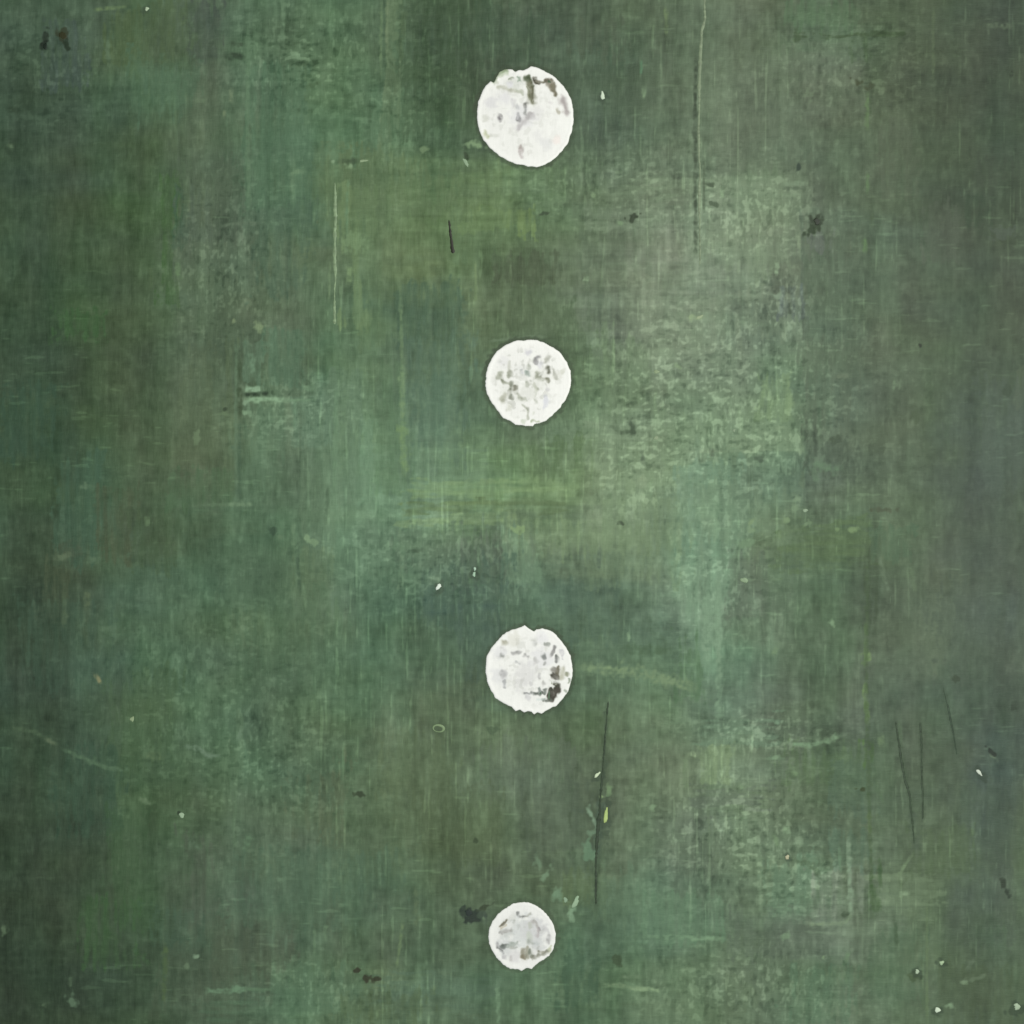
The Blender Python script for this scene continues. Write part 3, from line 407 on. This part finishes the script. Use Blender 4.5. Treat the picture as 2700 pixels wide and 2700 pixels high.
def mesh_obj(name, verts, faces, cols, mat, parent, smooth=True, label=None):
    me = bpy.data.meshes.new(name); verts = np.asarray(verts, np.float32)
    if isinstance(faces, np.ndarray):
        k = faces.shape[1]; nf = len(faces)
        me.vertices.add(len(verts)); me.vertices.foreach_set('co', verts.ravel())
        me.loops.add(nf * k); me.loops.foreach_set('vertex_index', faces.astype(np.int32).ravel())
        me.polygons.add(nf); me.polygons.foreach_set('loop_start', (np.arange(nf) * k).astype(np.int32))
        me.update(calc_edges=True); me.validate()
    else:
        me.from_pydata([tuple(map(float, v)) for v in verts], [], faces)
    a = me.color_attributes.new('pigment', 'FLOAT_COLOR', 'POINT')
    c = np.ones((len(verts), 4), np.float32); c[:, :3] = cols; a.data.foreach_set('color', c.ravel())
    if smooth: me.polygons.foreach_set('use_smooth', np.ones(len(me.polygons), bool))
    me.materials.append(mat); o = bpy.data.objects.new(name, me); C.objects.link(o); o.parent = parent
    if label: o['label'] = label
    return o

# ------------------------------------------------------------------ the painting
root = bpy.data.objects.new('abstract_painting', None); C.objects.link(root); root.location = (0, 0, ZC)
root.empty_display_size = 0.1
root['label'] = 'scraped green abstract painting with four rough white discs in a column'
root['category'] = 'painting'

# canvas: painted front sheet with relief, wrapped over 35 mm deep sides, closed behind
Hm = np.clip(H, -3, 5) * 0.00007
def surf_y(x, y):
    i = int((x - X0) / STEP); j = int((y - X0) / STEP); return Hm[min(max(j, 0), N - 1), min(max(i, 0), N - 1)]
V = np.stack([(GX - 1350) * PX, -Hm, (1350 - GY) * PX], -1).reshape(-1, 3)
idx = np.arange(N * N).reshape(N, N)
F = np.stack([idx[1:, :-1], idx[1:, 1:], idx[:-1, 1:], idx[:-1, :-1]], -1).reshape(-1, 4)
ring = np.concatenate([idx[0, :], idx[1:, -1], idx[-1, -2::-1], idx[-2:0:-1, 0]])
vb = V[ring].copy(); vb[:, 1] = 0.035; nb = np.arange(len(ring)) + N * N; r2 = np.roll(ring, -1); n2 = np.roll(nb, -1)
FS = np.stack([ring, r2, n2, nb], -1)
q = N - 1; FB = np.array([[nb[0], nb[q], nb[2 * q], nb[3 * q]]])
colA = ALB.reshape(-1, 3)
mesh_obj('canvas', np.vstack([V, vb]), np.vstack([F, FS, FB]), np.vstack([colA, colA[ring]]), M_GREEN, root)

# ---- the four discs
K1, K2 = 360 / 1932, 340 / 1932
def disc_marks(i):
    g = (150, 148, 130)
    return [
    # disc 1: (kind, points in enlarged view, width, colour, alpha)
    [('p', (700, 620), 260, (234, 234, 234), .6), ('p', (500, 700), 210, (226, 226, 226), .6), ('p', (420, 930), 130, (222, 224, 212), .7), ('p', (950, 900), 420, (236, 236, 236), .6), ('p', (1290, 1290), 260, (232, 233, 230), .6), ('p', (1180, 850), 260, (235, 235, 231), .6), ('p', (1180, 1160), 200, (236, 236, 232), .5),
     ('p', (850, 450), 330, (226, 230, 220), .7), ('p', (1430, 1230), 160, (252, 242, 234), .7), ('p', (780, 440), 110, (236, 236, 238), .7), ('s', [(560, 400), (620, 290), (720, 250)], 70, (150, 168, 132), .75), ('s', [(640, 330), (740, 290)], 40, (196, 208, 180), .6),
     ('s', [(980, 350), (1060, 390), (1085, 470)], 75, (92, 104, 78), .9), ('s', [(1060, 440), (1075, 560), (1085, 690)], 105, (136, 138, 116), .9), ('s', [(1020, 470), (1040, 560), (1065, 680)], 30, (152, 156, 132), .8), ('s', [(1085, 430), (1095, 560)], 30, (104, 104, 80), .7), ('s', [(1090, 560), (1115, 680)], 24, (124, 124, 104), .7),
     ('s', [(1130, 360), (1165, 420)], 75, (84, 82, 68), .95), ('s', [(1170, 400), (1260, 410), (1320, 385)], 50, (136, 134, 118), .9), ('s', [(1290, 375), (1340, 390)], 62, (104, 100, 82), .9), ('s', [(1340, 430), (1400, 480)], 90, (150, 146, 130), .85), ('s', [(1380, 450), (1400, 540), (1430, 590)], 62, (130, 126, 106), .85),
     ('s', [(1040, 330), (980, 350)], 50, (96, 108, 82), .8), ('s', [(760, 370), (820, 355)], 42, (150, 160, 138), .75), ('s', [(895, 340), (900, 385)], 46, (150, 168, 148), .8), ('s', [(610, 480), (700, 500), (800, 540), (940, 550)], 62, (206, 208, 192), .8), ('s', [(860, 520), (960, 570)], 50, (200, 206, 188), .7), ('s', [(560, 430), (600, 420)], 50, (212, 216, 200), .6),
     ('s', [(1530, 650), (1550, 740), (1575, 830)], 100, (184, 178, 174), .85), ('s', [(1440, 800), (1475, 830)], 52, (196, 194, 178), .8), ('s', [(625, 915), (630, 925)], 72, (134, 132, 132), .95), ('s', [(995, 720), (985, 760)], 56, (142, 142, 136), .9), ('s', [(995, 800), (1000, 880)], 50, (180, 182, 178), .85), ('s', [(985, 750), (995, 850)], 40, (186, 188, 184), .6),
     ('s', [(888, 930), (896, 940)], 72, (142, 142, 142), .9), ('s', [(890, 850), (890, 930)], 54, (196, 196, 196), .8), ('s', [(885, 750), (885, 780)], 46, (206, 208, 206), .7), ('s', [(1080, 880), (960, 970), (895, 1060)], 85, (208, 206, 204), .85), ('s', [(820, 680), (830, 740)], 80, (228, 228, 226), .7), ('s', [(930, 1330), (930, 1380)], 62, (196, 188, 182), .85), ('s', [(930, 1380), (945, 1480)], 48, (216, 210, 206), .8),
     ('s', [(420, 1130), (460, 1180)], 72, (196, 202, 168), .8), ('s', [(520, 1160), (590, 1170)], 60, (226, 228, 218), .6), ('s', [(1330, 690), (1370, 710)], 40, (232, 230, 226), .6)],
    # disc 2
    [('p', (620, 640), 240, (238, 238, 236), .6), ('p', (900, 780), 320, (236, 238, 232), .6), ('p', (1150, 880), 420, (236, 238, 228), .6), ('p', (720, 1100), 420, (236, 238, 228), .6), ('p', (1000, 1100), 340, (230, 232, 222), .6), ('p', (1250, 1240), 150, (230, 232, 236), .6), ('p', (1150, 700), 160, (232, 232, 234), .7), ('p', (1420, 860), 200, (232, 233, 222), .6),
     ('s', [(960, 510), (1010, 500)], 76, (222, 222, 224), .8), ('s', [(1140, 570), (1110, 600), (1090, 670)], 62, (172, 172, 170), .9), ('s', [(1290, 560), (1270, 620), (1240, 650)], 72, (198, 200, 188), .85), ('s', [(1285, 740), (1290, 800)], 80, (142, 144, 130), .9), ('s', [(1120, 830), (1120, 880), (1180, 920)], 76, (190, 194, 178), .85), ('s', [(1200, 890), (1290, 935)], 62, (148, 150, 132), .9),
     ('s', [(1370, 790), (1400, 900)], 56, (200, 202, 190), .8), ('s', [(1490, 780), (1500, 800)], 60, (220, 222, 208), .7), ('s', [(985, 700), (990, 740)], 60, (200, 204, 192), .8), ('s', [(965, 800), (970, 840)], 62, (170, 182, 172), .85), ('s', [(890, 770), (900, 810)], 60, (218, 220, 220), .7), ('s', [(690, 640), (695, 760)], 52, (216, 218, 206), .8), ('s', [(705, 810), (710, 850)], 76, (180, 184, 168), .85),
     ('s', [(560, 820), (545, 890)], 80, (192, 196, 180), .85), ('s', [(590, 930), (690, 980)], 56, (168, 172, 154), .85), ('s', [(720, 960), (725, 1050)], 70, (154, 158, 142), .85), ('s', [(795, 1020), (800, 1050)], 60, (164, 164, 150), .85), ('s', [(965, 970), (970, 1000)], 66, (198, 202, 188), .8), ('s', [(1060, 980), (1110, 1060)], 62, (204, 208, 192), .8), ('s', [(1080, 1080), (1080, 1150)], 44, (216, 220, 206), .7),
     ('s', [(620, 1130), (590, 1230)], 90, (202, 204, 188), .85), ('s', [(715, 1140), (720, 1190)], 66, (156, 160, 146), .9), ('s', [(830, 1160), (910, 1200)], 60, (188, 192, 176), .85), ('s', [(930, 1200), (950, 1240)], 46, (208, 212, 198), .7), ('s', [(1080, 1220), (1090, 1240)], 62, (200, 204, 190), .8), ('s', [(700, 1320), (690, 1340)], 90, (222, 224, 210), .7), ('s', [(900, 1290), (960, 1370), (970, 1500)], 54, (192, 196, 180), .85),
     ('s', [(1270, 1050), (1280, 1060)], 60, (222, 222, 218), .8), ('s', [(900, 1530), (920, 1550)], 54, (214, 222, 204), .7), ('s', [(1040, 1540), (1130, 1545)], 42, (184, 194, 166), .75), ('s', [(1060, 1400), (1060, 1430)], 34, (226, 230, 216), .7), ('s', [(1240, 1180), (1240, 1320)], 60, (226, 228, 232), .6)],
    # disc 3
    [('p', (760, 480), 300, (234, 234, 222), .7), ('p', (950, 1000), 420, (230, 230, 226), .7), ('p', (560, 700), 260, (232, 233, 232), .6), ('p', (540, 1040), 300, (232, 233, 232), .6), ('p', (1180, 780), 420, (236, 236, 236), .6), ('p', (1200, 480), 260, (238, 238, 238), .6), ('p', (1480, 1000), 200, (222, 224, 212), .7), ('p', (860, 1150), 300, (228, 228, 224), .5),
     ('s', [(610, 530), (640, 530)], 76, (190, 190, 172), .85), ('s', [(590, 740), (600, 745)], 96, (164, 166, 160), .9), ('s', [(590, 620), (620, 640)], 60, (222, 222, 218), .6), ('s', [(750, 690), (850, 690)], 62, (192, 192, 188), .85), ('s', [(930, 735), (970, 750)], 56, (190, 190, 186), .85), ('s', [(800, 830), (840, 840)], 50, (208, 210, 206), .8), ('s', [(1080, 550), (1085, 555)], 90, (208, 210, 204), .85),
     ('s', [(1230, 560), (1290, 570)], 44, (186, 190, 182), .85), ('s', [(1200, 735), (1205, 750)], 76, (134, 138, 134), .9), ('s', [(1210, 840), (1215, 850)], 56, (176, 178, 172), .85), ('s', [(1390, 610), (1330, 710)], 56, (156, 156, 152), .9), ('s', [(1400, 760), (1400, 820)], 56, (146, 148, 144), .9), ('s', [(1485, 650), (1495, 780)], 42, (210, 210, 210), .7), ('s', [(1090, 790), (1090, 850)], 60, (222, 222, 218), .7),
     ('s', [(605, 980), (610, 1040)], 86, (192, 192, 190), .85), ('s', [(610, 1120), (630, 1190)], 54, (188, 190, 188), .85), ('s', [(1350, 940), (1400, 960)], 80, (148, 146, 136), .85), ('s', [(1425, 900), (1415, 1030)], 50, (120, 116, 98), .85), ('s', [(1350, 1030), (1400, 1050)], 76, (104, 102, 92), .95), ('s', [(1500, 920), (1480, 1040)], 90, (200, 200, 180), .7), ('s', [(1555, 990), (1560, 1010)], 62, (158, 162, 138), .9), ('s', [(1590, 1080), (1590, 1130)], 40, (160, 170, 152), .85),
     ('s', [(1150, 1040), (1160, 1070)], 52, (212, 212, 208), .8), ('s', [(1220, 1140), (1225, 1150)], 60, (206, 206, 200), .8), ('s', [(1020, 1150), (1025, 1160)], 56, (218, 218, 214), .7), ('s', [(930, 1300), (1040, 1300)], 46, (176, 178, 176), .85), ('s', [(1030, 1300), (1220, 1300)], 42, (116, 122, 114), .9), ('s', [(1150, 1240), (1165, 1300)], 50, (152, 158, 152), .8), ('s', [(1235, 1240), (1225, 1310)], 46, (134, 140, 132), .85), ('s', [(960, 1360), (980, 1380)], 60, (222, 222, 220), .7),
     ('s', [(1385, 1160), (1430, 1190), (1425, 1260)], 60, (78, 78, 66), .95), ('s', [(1425, 1240), (1395, 1320), (1330, 1380)], 76, (76, 72, 62), .95), ('s', [(1330, 1240), (1320, 1340)], 62, (94, 94, 84), .95), ('s', [(1380, 1290), (1290, 1350)], 90, (82, 78, 68), .95), ('s', [(1320, 1385), (1220, 1410)], 46, (110, 116, 106), .9), ('s', [(1220, 1385), (1190, 1390)], 40, (146, 156, 148), .8), ('s', [(1520, 1250), (1545, 1270)], 42, (170, 180, 164), .8), ('s', [(1110, 1380), (1190, 1390)], 40, (226, 236, 230), .6), ('s', [(1340, 1140), (1400, 1160)], 34, (170, 174, 156), .8)],
    # disc 4
    [('p', (1000, 850), 640, (228, 233, 228), .75), ('p', (1180, 820), 520, (222, 223, 221), .7), ('p', (760, 1050), 360, (222, 226, 222), .7), ('p', (760, 850), 240, (224, 228, 222), .6), ('p', (900, 1200), 260, (232, 231, 228), .7), ('p', (1250, 1000), 280, (222, 225, 222), .6),
     ('s', [(950, 560), (975, 625), (1040, 600)], 46, (164, 166, 162), .9), ('s', [(1060, 600), (1120, 560)], 46, (194, 196, 184), .85), ('s', [(770, 665), (670, 755)], 52, (138, 134, 116), .9), ('s', [(690, 790), (760, 740)], 36, (222, 216, 196), .8), ('s', [(690, 840), (830, 810)], 62, (198, 198, 192), .85), ('s', [(670, 850), (700, 860)], 46, (184, 184, 178), .8), ('s', [(880, 690), (885, 700)], 66, (212, 216, 208), .8),
     ('s', [(1170, 680), (1220, 720), (1250, 800)], 66, (196, 194, 188), .8), ('s', [(1240, 800), (1220, 900)], 46, (198, 192, 190), .8), ('s', [(1260, 790), (1275, 795)], 50, (184, 180, 178), .8), ('s', [(1130, 720), (1130, 770)], 56, (204, 208, 196), .7), ('s', [(1100, 860), (1110, 920)], 100, (212, 220, 204), .6), ('s', [(1400, 900), (1395, 1010)], 56, (190, 190, 186), .8), ('s', [(1330, 760), (1390, 860)], 70, (216, 216, 214), .7), ('s', [(1440, 1050), (1400, 1120)], 52, (204, 210, 180), .85),
     ('s', [(645, 990), (640, 1050)], 52, (190, 190, 188), .8), ('s', [(690, 1060), (790, 1050)], 62, (128, 134, 128), .9), ('s', [(640, 1080), (700, 1110)], 52, (148, 150, 146), .9), ('s', [(800, 1050), (930, 1000)], 66, (190, 198, 188), .85), ('s', [(840, 1070), (920, 1060)], 46, (196, 200, 190), .8), ('s', [(1090, 990), (1140, 990)], 76, (196, 202, 192), .85), ('s', [(1200, 990), (1240, 1010)], 70, (210, 216, 212), .7), ('s', [(690, 1130), (720, 1150)], 40, (184, 186, 184), .7),
     ('s', [(1010, 1110), (1010, 1220)], 76, (172, 170, 152), .9), ('s', [(1015, 1200), (1020, 1220)], 60, (136, 130, 108), .85), ('s', [(1070, 1100), (1080, 1220)], 76, (182, 182, 164), .85), ('s', [(1130, 1120), (1140, 1210)], 56, (146, 152, 136), .9), ('s', [(1150, 1225), (1250, 1180), (1380, 1130)], 56, (154, 156, 140), .9), ('s', [(1260, 1130), (1330, 1130)], 46, (178, 178, 162), .8), ('s', [(730, 1210), (745, 1220)], 66, (208, 208, 206), .8), ('s', [(830, 1230), (835, 1260)], 56, (212, 210, 206), .7)],
    ][i]
ORI = [(1200, 140, K1), (1220, 840, K2), (1220, 1600, K2), (1200, 2310, K2)]
LAB = ['white disc with a dark hooked scrape near its ragged top, topmost of the four',
       'white disc evenly freckled with small grey pits, second from the top',
       'white disc with a notched top and a dark worn patch at lower right',
       'smallest white disc with grey smears inside a clean white rim, lowest of the four']
noise_w = noise(3.0, 6.5, 71) + .8 * noise(6.5, 3.0, 72); n_mid = noise(18, 24, 73)
for di, o in enumerate(DISCS):
    cx, cy = centre(o); pa = np.array(o); M = 420; dr = 90
    d = np.hypot(*(np.roll(pa, -1, 0) - pa).T); s = np.concatenate([[0], np.cumsum(d)])
    t = np.linspace(0, s[-1], M, endpoint=False); cl = np.vstack([pa, pa[:1]])
    ex = np.interp(t, s, cl[:, 0]); ey = np.interp(t, s, cl[:, 1])
    k = np.array([.08, .84, .08]); ex = np.convolve(np.r_[ex[-1], ex, ex[0]], k, 'valid'); ey = np.convolve(np.r_[ey[-1], ey, ey[0]], k, 'valid')
    r1 = np.random.default_rng(50 + di)
    jr = np.convolve(np.r_[(q_ := r1.standard_normal(M))[-2:], q_, q_[:2]], np.ones(5) / 5, 'valid') * 1.1
    an = np.arctan2(ey - cy, ex - cx); ex = ex + np.cos(an) * jr; ey = ey + np.sin(an) * jr
    f = (np.arange(1, dr + 1) / dr)[:, None]
    X = np.vstack([[cx], (cx + (ex - cx) * f).reshape(-1, 1)]); Y = np.vstack([[cy], (cy + (ey - cy) * f).reshape(-1, 1)]); X = X[:, 0]; Y = Y[:, 0]
    R = np.hypot(ex - cx, ey - cy).mean()
    edge = np.r_[R, ((1 - f) * R * np.ones((1, M))).ravel()]                     # distance from the rim, px
    # sample smooth noises from the big grids
    ii = np.clip(((X - X0) / STEP).astype(int), 0, N - 1); jj = np.clip(((Y - X0) / STEP).astype(int), 0, N - 1)
    n1, n2_, n3, n4 = RG[jj, ii], RGV[jj, ii], RGH[jj, ii], FN[jj, ii]
    base = np.array((252, 253, 246.)); col = np.tile(base, (len(X), 1)) + (n1 * .8 + n2_ * 1.0)[:, None]
    hh = np.zeros(len(X)); ox, oy, kk = ORI[di]
    for (kd, p, wd, c, al) in disc_marks(di):
        if kd == 'p':
            r = np.hypot((X - ox - p[0] * kk), (Y - oy - p[1] * kk)) / (wd * kk * .5)
            m = (1 - ss(.35, 1.05, r + .12 * n1 + .06 * n3)) * al
        else:
            m = np.zeros(len(X)); q = [(ox + a * kk, oy + b * kk) for a, b in p]
            for (xa, ya), (xb, yb) in zip(q[:-1], q[1:]):
                dx, dy = xb - xa, yb - ya; tt = np.clip(((X - xa) * dx + (Y - ya) * dy) / (dx * dx + dy * dy + 1e-6), 0, 1)
                r = np.hypot(X - xa - tt * dx + 1.5 * n4, Y - ya - tt * dy + 1.5 * n1) / (wd * kk * .5)
                m = np.maximum(m, 1 - ss(.15, 1.5, r + .12 * n2_ + .10 * n3))
            m = np.minimum(1, m * al * 1.2) * np.clip(1 + .10 * n4 + .06 * n1, 0, 1.05); hh -= m * 1.2 * (255 - np.mean(c)) / 150
        col += (np.array(c, float) - col) * m[:, None]
    # grainy wear away from the clean rim, following the weave
    wf = np.clip(1.2 * noise_w[jj, ii] + .9 * n1 + .7 * n4, -3, 3)
    inner = ss(6, 34, edge) * (0.45 + 0.55 * ss(-.6, .8, BIG[jj, ii] + .8 * n_mid[jj, ii]))
    wear = ss(.7, 2.6, wf) * inner * (13, 26, 16, 26)[di]
    col -= wear[:, None] * np.array((1, .98, 1.04)); col -= (inner * (4, 5, 4, 10)[di])[:, None]
    # rim slopes down to the canvas: thick paint with a rounded lip
    T = 1.8                                              # photo pixels (about 1.1 mm) of paint
    prof = T * np.sqrt(np.clip(1 - (1 - np.clip(edge / 3.5, 0, 1)) ** 2, 0, 1)) + 0.45 * np.exp(-((edge - 6) / 4) ** 2)
    yy = -(np.maximum(prof + np.clip(hh, -1.8, 0) * ss(0, 6, edge), 0.0) + 0.25) * PX + 0.0002 * 0
    vert = np.stack([(X - 1350) * PX, yy, (1350 - Y) * PX], -1)
    # skirt down into the canvas
    last = vert[-M:].copy(); last[:, 1] = 0.0006; vert = np.vstack([vert, last]); col = np.vstack([col, col[-M:]])
    fc = []
    for m_ in range(M): fc.append((0, 1 + (m_ + 1) % M, 1 + m_))
    for r_ in range(dr):
        a0 = 1 + r_ * M; b0 = 1 + (r_ + 1) * M
        for m_ in range(M): m2 = (m_ + 1) % M; fc.append((a0 + m_, a0 + m2, b0 + m2, b0 + m_))
    al_ = np.clip(lin(col) * 0.90, 0.01, 0.9)
    ob = mesh_obj('white_disc', vert, fc, al_, M_WHITE, root, label=LAB[di])

# ---- small raised dabs and chips of paint
def lump(name, x, y, w_, h_, col, ang=0, th=1.6, seed=0, label=None):
    """small irregular raised dab, w_ across and h_ along (photo pixels)"""
    r = np.random.default_rng(seed); n_ = 18; a = np.linspace(0, 2 * math.pi, n_, endpoint=False)
    rad = 1 + 0.12 * np.sin(2 * a + r.uniform(0, 6)) + 0.14 * np.sin(3 * a + r.uniform(0, 6)) + 0.10 * r.standard_normal(n_)
    c, s = math.cos(math.radians(ang)), math.sin(math.radians(ang)); vs = []; b = surf_y(x, y) / PX
    for f, z in ((1.06, -1.2), (1.0, .25), (.82, .8), (.45, 1.0)):
        for k in range(n_):
            u = math.cos(a[k]) * rad[k] * w_ / 2 * f; v = math.sin(a[k]) * rad[k] * h_ / 2 * f
            vs.append(wp(x + u * c - v * s, y + u * s + v * c, (b + (z * th if z > 0 else -1.2)) * PX))
    vs.append(wp(x, y, (b + th * 1.02) * PX)); fc = []
    for k_ in range(3):
        for j in range(n_): j2 = (j + 1) % n_; fc.append((k_ * n_ + j, (k_ + 1) * n_ + j, (k_ + 1) * n_ + j2, k_ * n_ + j2))
    for j in range(n_): fc.append((3 * n_ + j, 4 * n_, 3 * n_ + (j + 1) % n_))
    cc = lin(col) / float(level(np.array(x), np.array(y)))
    var = 1 + 0.06 * r.standard_normal((len(vs), 1))
    return mesh_obj(name, vs, fc, np.clip(cc[None, :] * var, .003, .85), M_DAB, root, label=label)

for i, (x, y, w_, h_, c, a) in enumerate(RAISED):
    m = sum(c) / 3
    nm = 'white_fleck' if m > 170 else 'pale_fleck'
    lump(nm, x, y, w_ * .85, h_ * .9, c, a, th=(2.0 if m > 170 else 0.8), seed=i)
for i, (x, y, w_, h_, c, a) in enumerate(DEEP):
    lump('dark_chip', x, y, w_ * .8, h_ * .8, c, a, th=0.35, seed=200 + i)

def ribbon(name, pts, col, th, label=None, seed=0, broken=0.0):
    """narrow ridge or cut through pts [(x, y, width)] lying in the paint film"""
    r = np.random.default_rng(seed); q = np.array(pts, float)
    L = np.r_[0, np.cumsum(np.hypot(*(q[1:, :2] - q[:-1, :2]).T))]; n_ = int(L[-1] / 5) + 2; t = np.linspace(0, L[-1], n_)
    x = np.interp(t, L, q[:, 0]); y = np.interp(t, L, q[:, 1]); wd = np.interp(t, L, q[:, 2]) * 1.3
    wob = np.convolve(r.standard_normal(n_ + 8), np.ones(9) / 9, 'valid') * 2.4
    wd = wd * np.clip(1 + 0.14 * r.standard_normal(n_), .4, 1.5)
    wd = wd * np.clip(1.0 + 1.0 * np.convolve(r.standard_normal(n_ + 12), np.ones(13) / 13, 'valid'), .35, 1.3)
    tx = np.gradient(x); ty = np.gradient(y); ln = np.hypot(tx, ty); nx, ny = -ty / ln, tx / ln; x = x + nx * wob; y = y + ny * wob
    vs = []; cs = []; base = lin(col)
    for i in range(n_):
        b = surf_y(x[i], y[i]) / PX; lv = float(level(np.array(x[i]), np.array(y[i]))); g = 1 + 0.12 * r.standard_normal()
        hump = th * (1 if not broken else np.clip(1 - broken * abs(r.standard_normal()), .1, 1))
        for k, z in ((-.5, -1.2), (-.34, hump * .6), (0, hump), (.34, hump * .6), (.5, -1.2)):
            e = 1 if 0 < i < n_ - 1 else .3
            vs.append(wp(x[i] + nx[i] * wd[i] * k * e, y[i] + ny[i] * wd[i] * k * e, (b + (z if z > 0 else -1.2)) * PX)); cs.append(base / lv * g)
    fc = [(i * 5 + k, i * 5 + k + 1, i * 5 + k + 6, i * 5 + k + 5) for i in range(n_ - 1) for k in range(4)]
    fc = [tuple(reversed(f)) for f in fc]
    return mesh_obj(name, vs, fc, np.clip(np.array(cs), .003, .85), M_DAB, root, label=label)
ribbon('scratch', [(1184, 580, 4), (1188, 620, 9), (1191, 645, 12), (1194, 668, 13)], (42, 44, 32), .3, 'short dark gouge above the second disc', 1)
ribbon('scratch', [(1604, 1850, 5), (1599, 1900, 5), (1594, 1960, 6), (1592, 1995, 9), (1588, 2040, 7), (1584, 2110, 8), (1577, 2170, 10), (1573, 2230, 7), (1570, 2300, 7), (1572, 2340, 9), (1571, 2385, 4)], (54, 70, 50), .3, 'long dark crack running down beside the lowest discs', 2)
ribbon('scratch', [(2361, 1903, 6), (2370, 1960, 7), (2377, 2000, 6), (2386, 2060, 5), (2400, 2100, 6), (2402, 2140, 5), (2410, 2225, 3)], (62, 80, 58), .3, None, 3)
ribbon('scratch', [(2425, 1905, 5), (2430, 1950, 5), (2429, 2020, 5), (2433, 2100, 6), (2433, 2160, 3)], (64, 82, 60), .3, None, 4)
ribbon('scratch', [(2487, 1812, 3), (2500, 1870, 5), (2511, 1925, 5), (2522, 1990, 3)], (62, 82, 62), .3, None, 5)
ribbon('paint_ridge', [(884, 480, 2), (885, 530, 6), (883, 640, 7), (884, 740, 6), (881, 800, 7), (882, 855, 6)], (136, 160, 122), .9, 'bright upright ridge of paint at upper left', 6, .3)
ribbon('paint_ridge', [(1858, -20, 6), (1857, 50, 7), (1849, 80, 7), (1846, 170, 7), (1842, 330, 7), (1845, 470, 6), (1843, 560, 6), (1846, 640, 6), (1845, 700, 3)], (138, 156, 124), .9, 'long pale upright ridge of paint at upper right', 7, .3)
# ring-shaped dab below left of the third disc
rv = []; rf = []; nn = 28
for k in range(nn):
    a = 2 * math.pi * k / nn; wob = 1 + .12 * math.sin(2 * a + 1); th_ = 3.2 * (1 + .5 * math.sin(a + 2.4))
    for u, z in ((-1, -1.0), (-.4, .9), (.4, .9), (1, -1.0)):
        R_ = 11.5 * wob + u * th_ * .9; rv.append(wp(1156 + R_ * math.cos(a) * 1.1, 1921 + R_ * math.sin(a) * .85, z * PX))
for k in range(nn):
    for j in range(3): rf.append((k * 4 + j, k * 4 + j + 1, ((k + 1) % nn) * 4 + j + 1, ((k + 1) % nn) * 4 + j))
mesh_obj('ring_dab', rv, rf, np.tile(lin((136, 160, 118)) / 1.15, (len(rv), 1)), M_DAB, root, label='small pale ring of paint below left of the third disc')
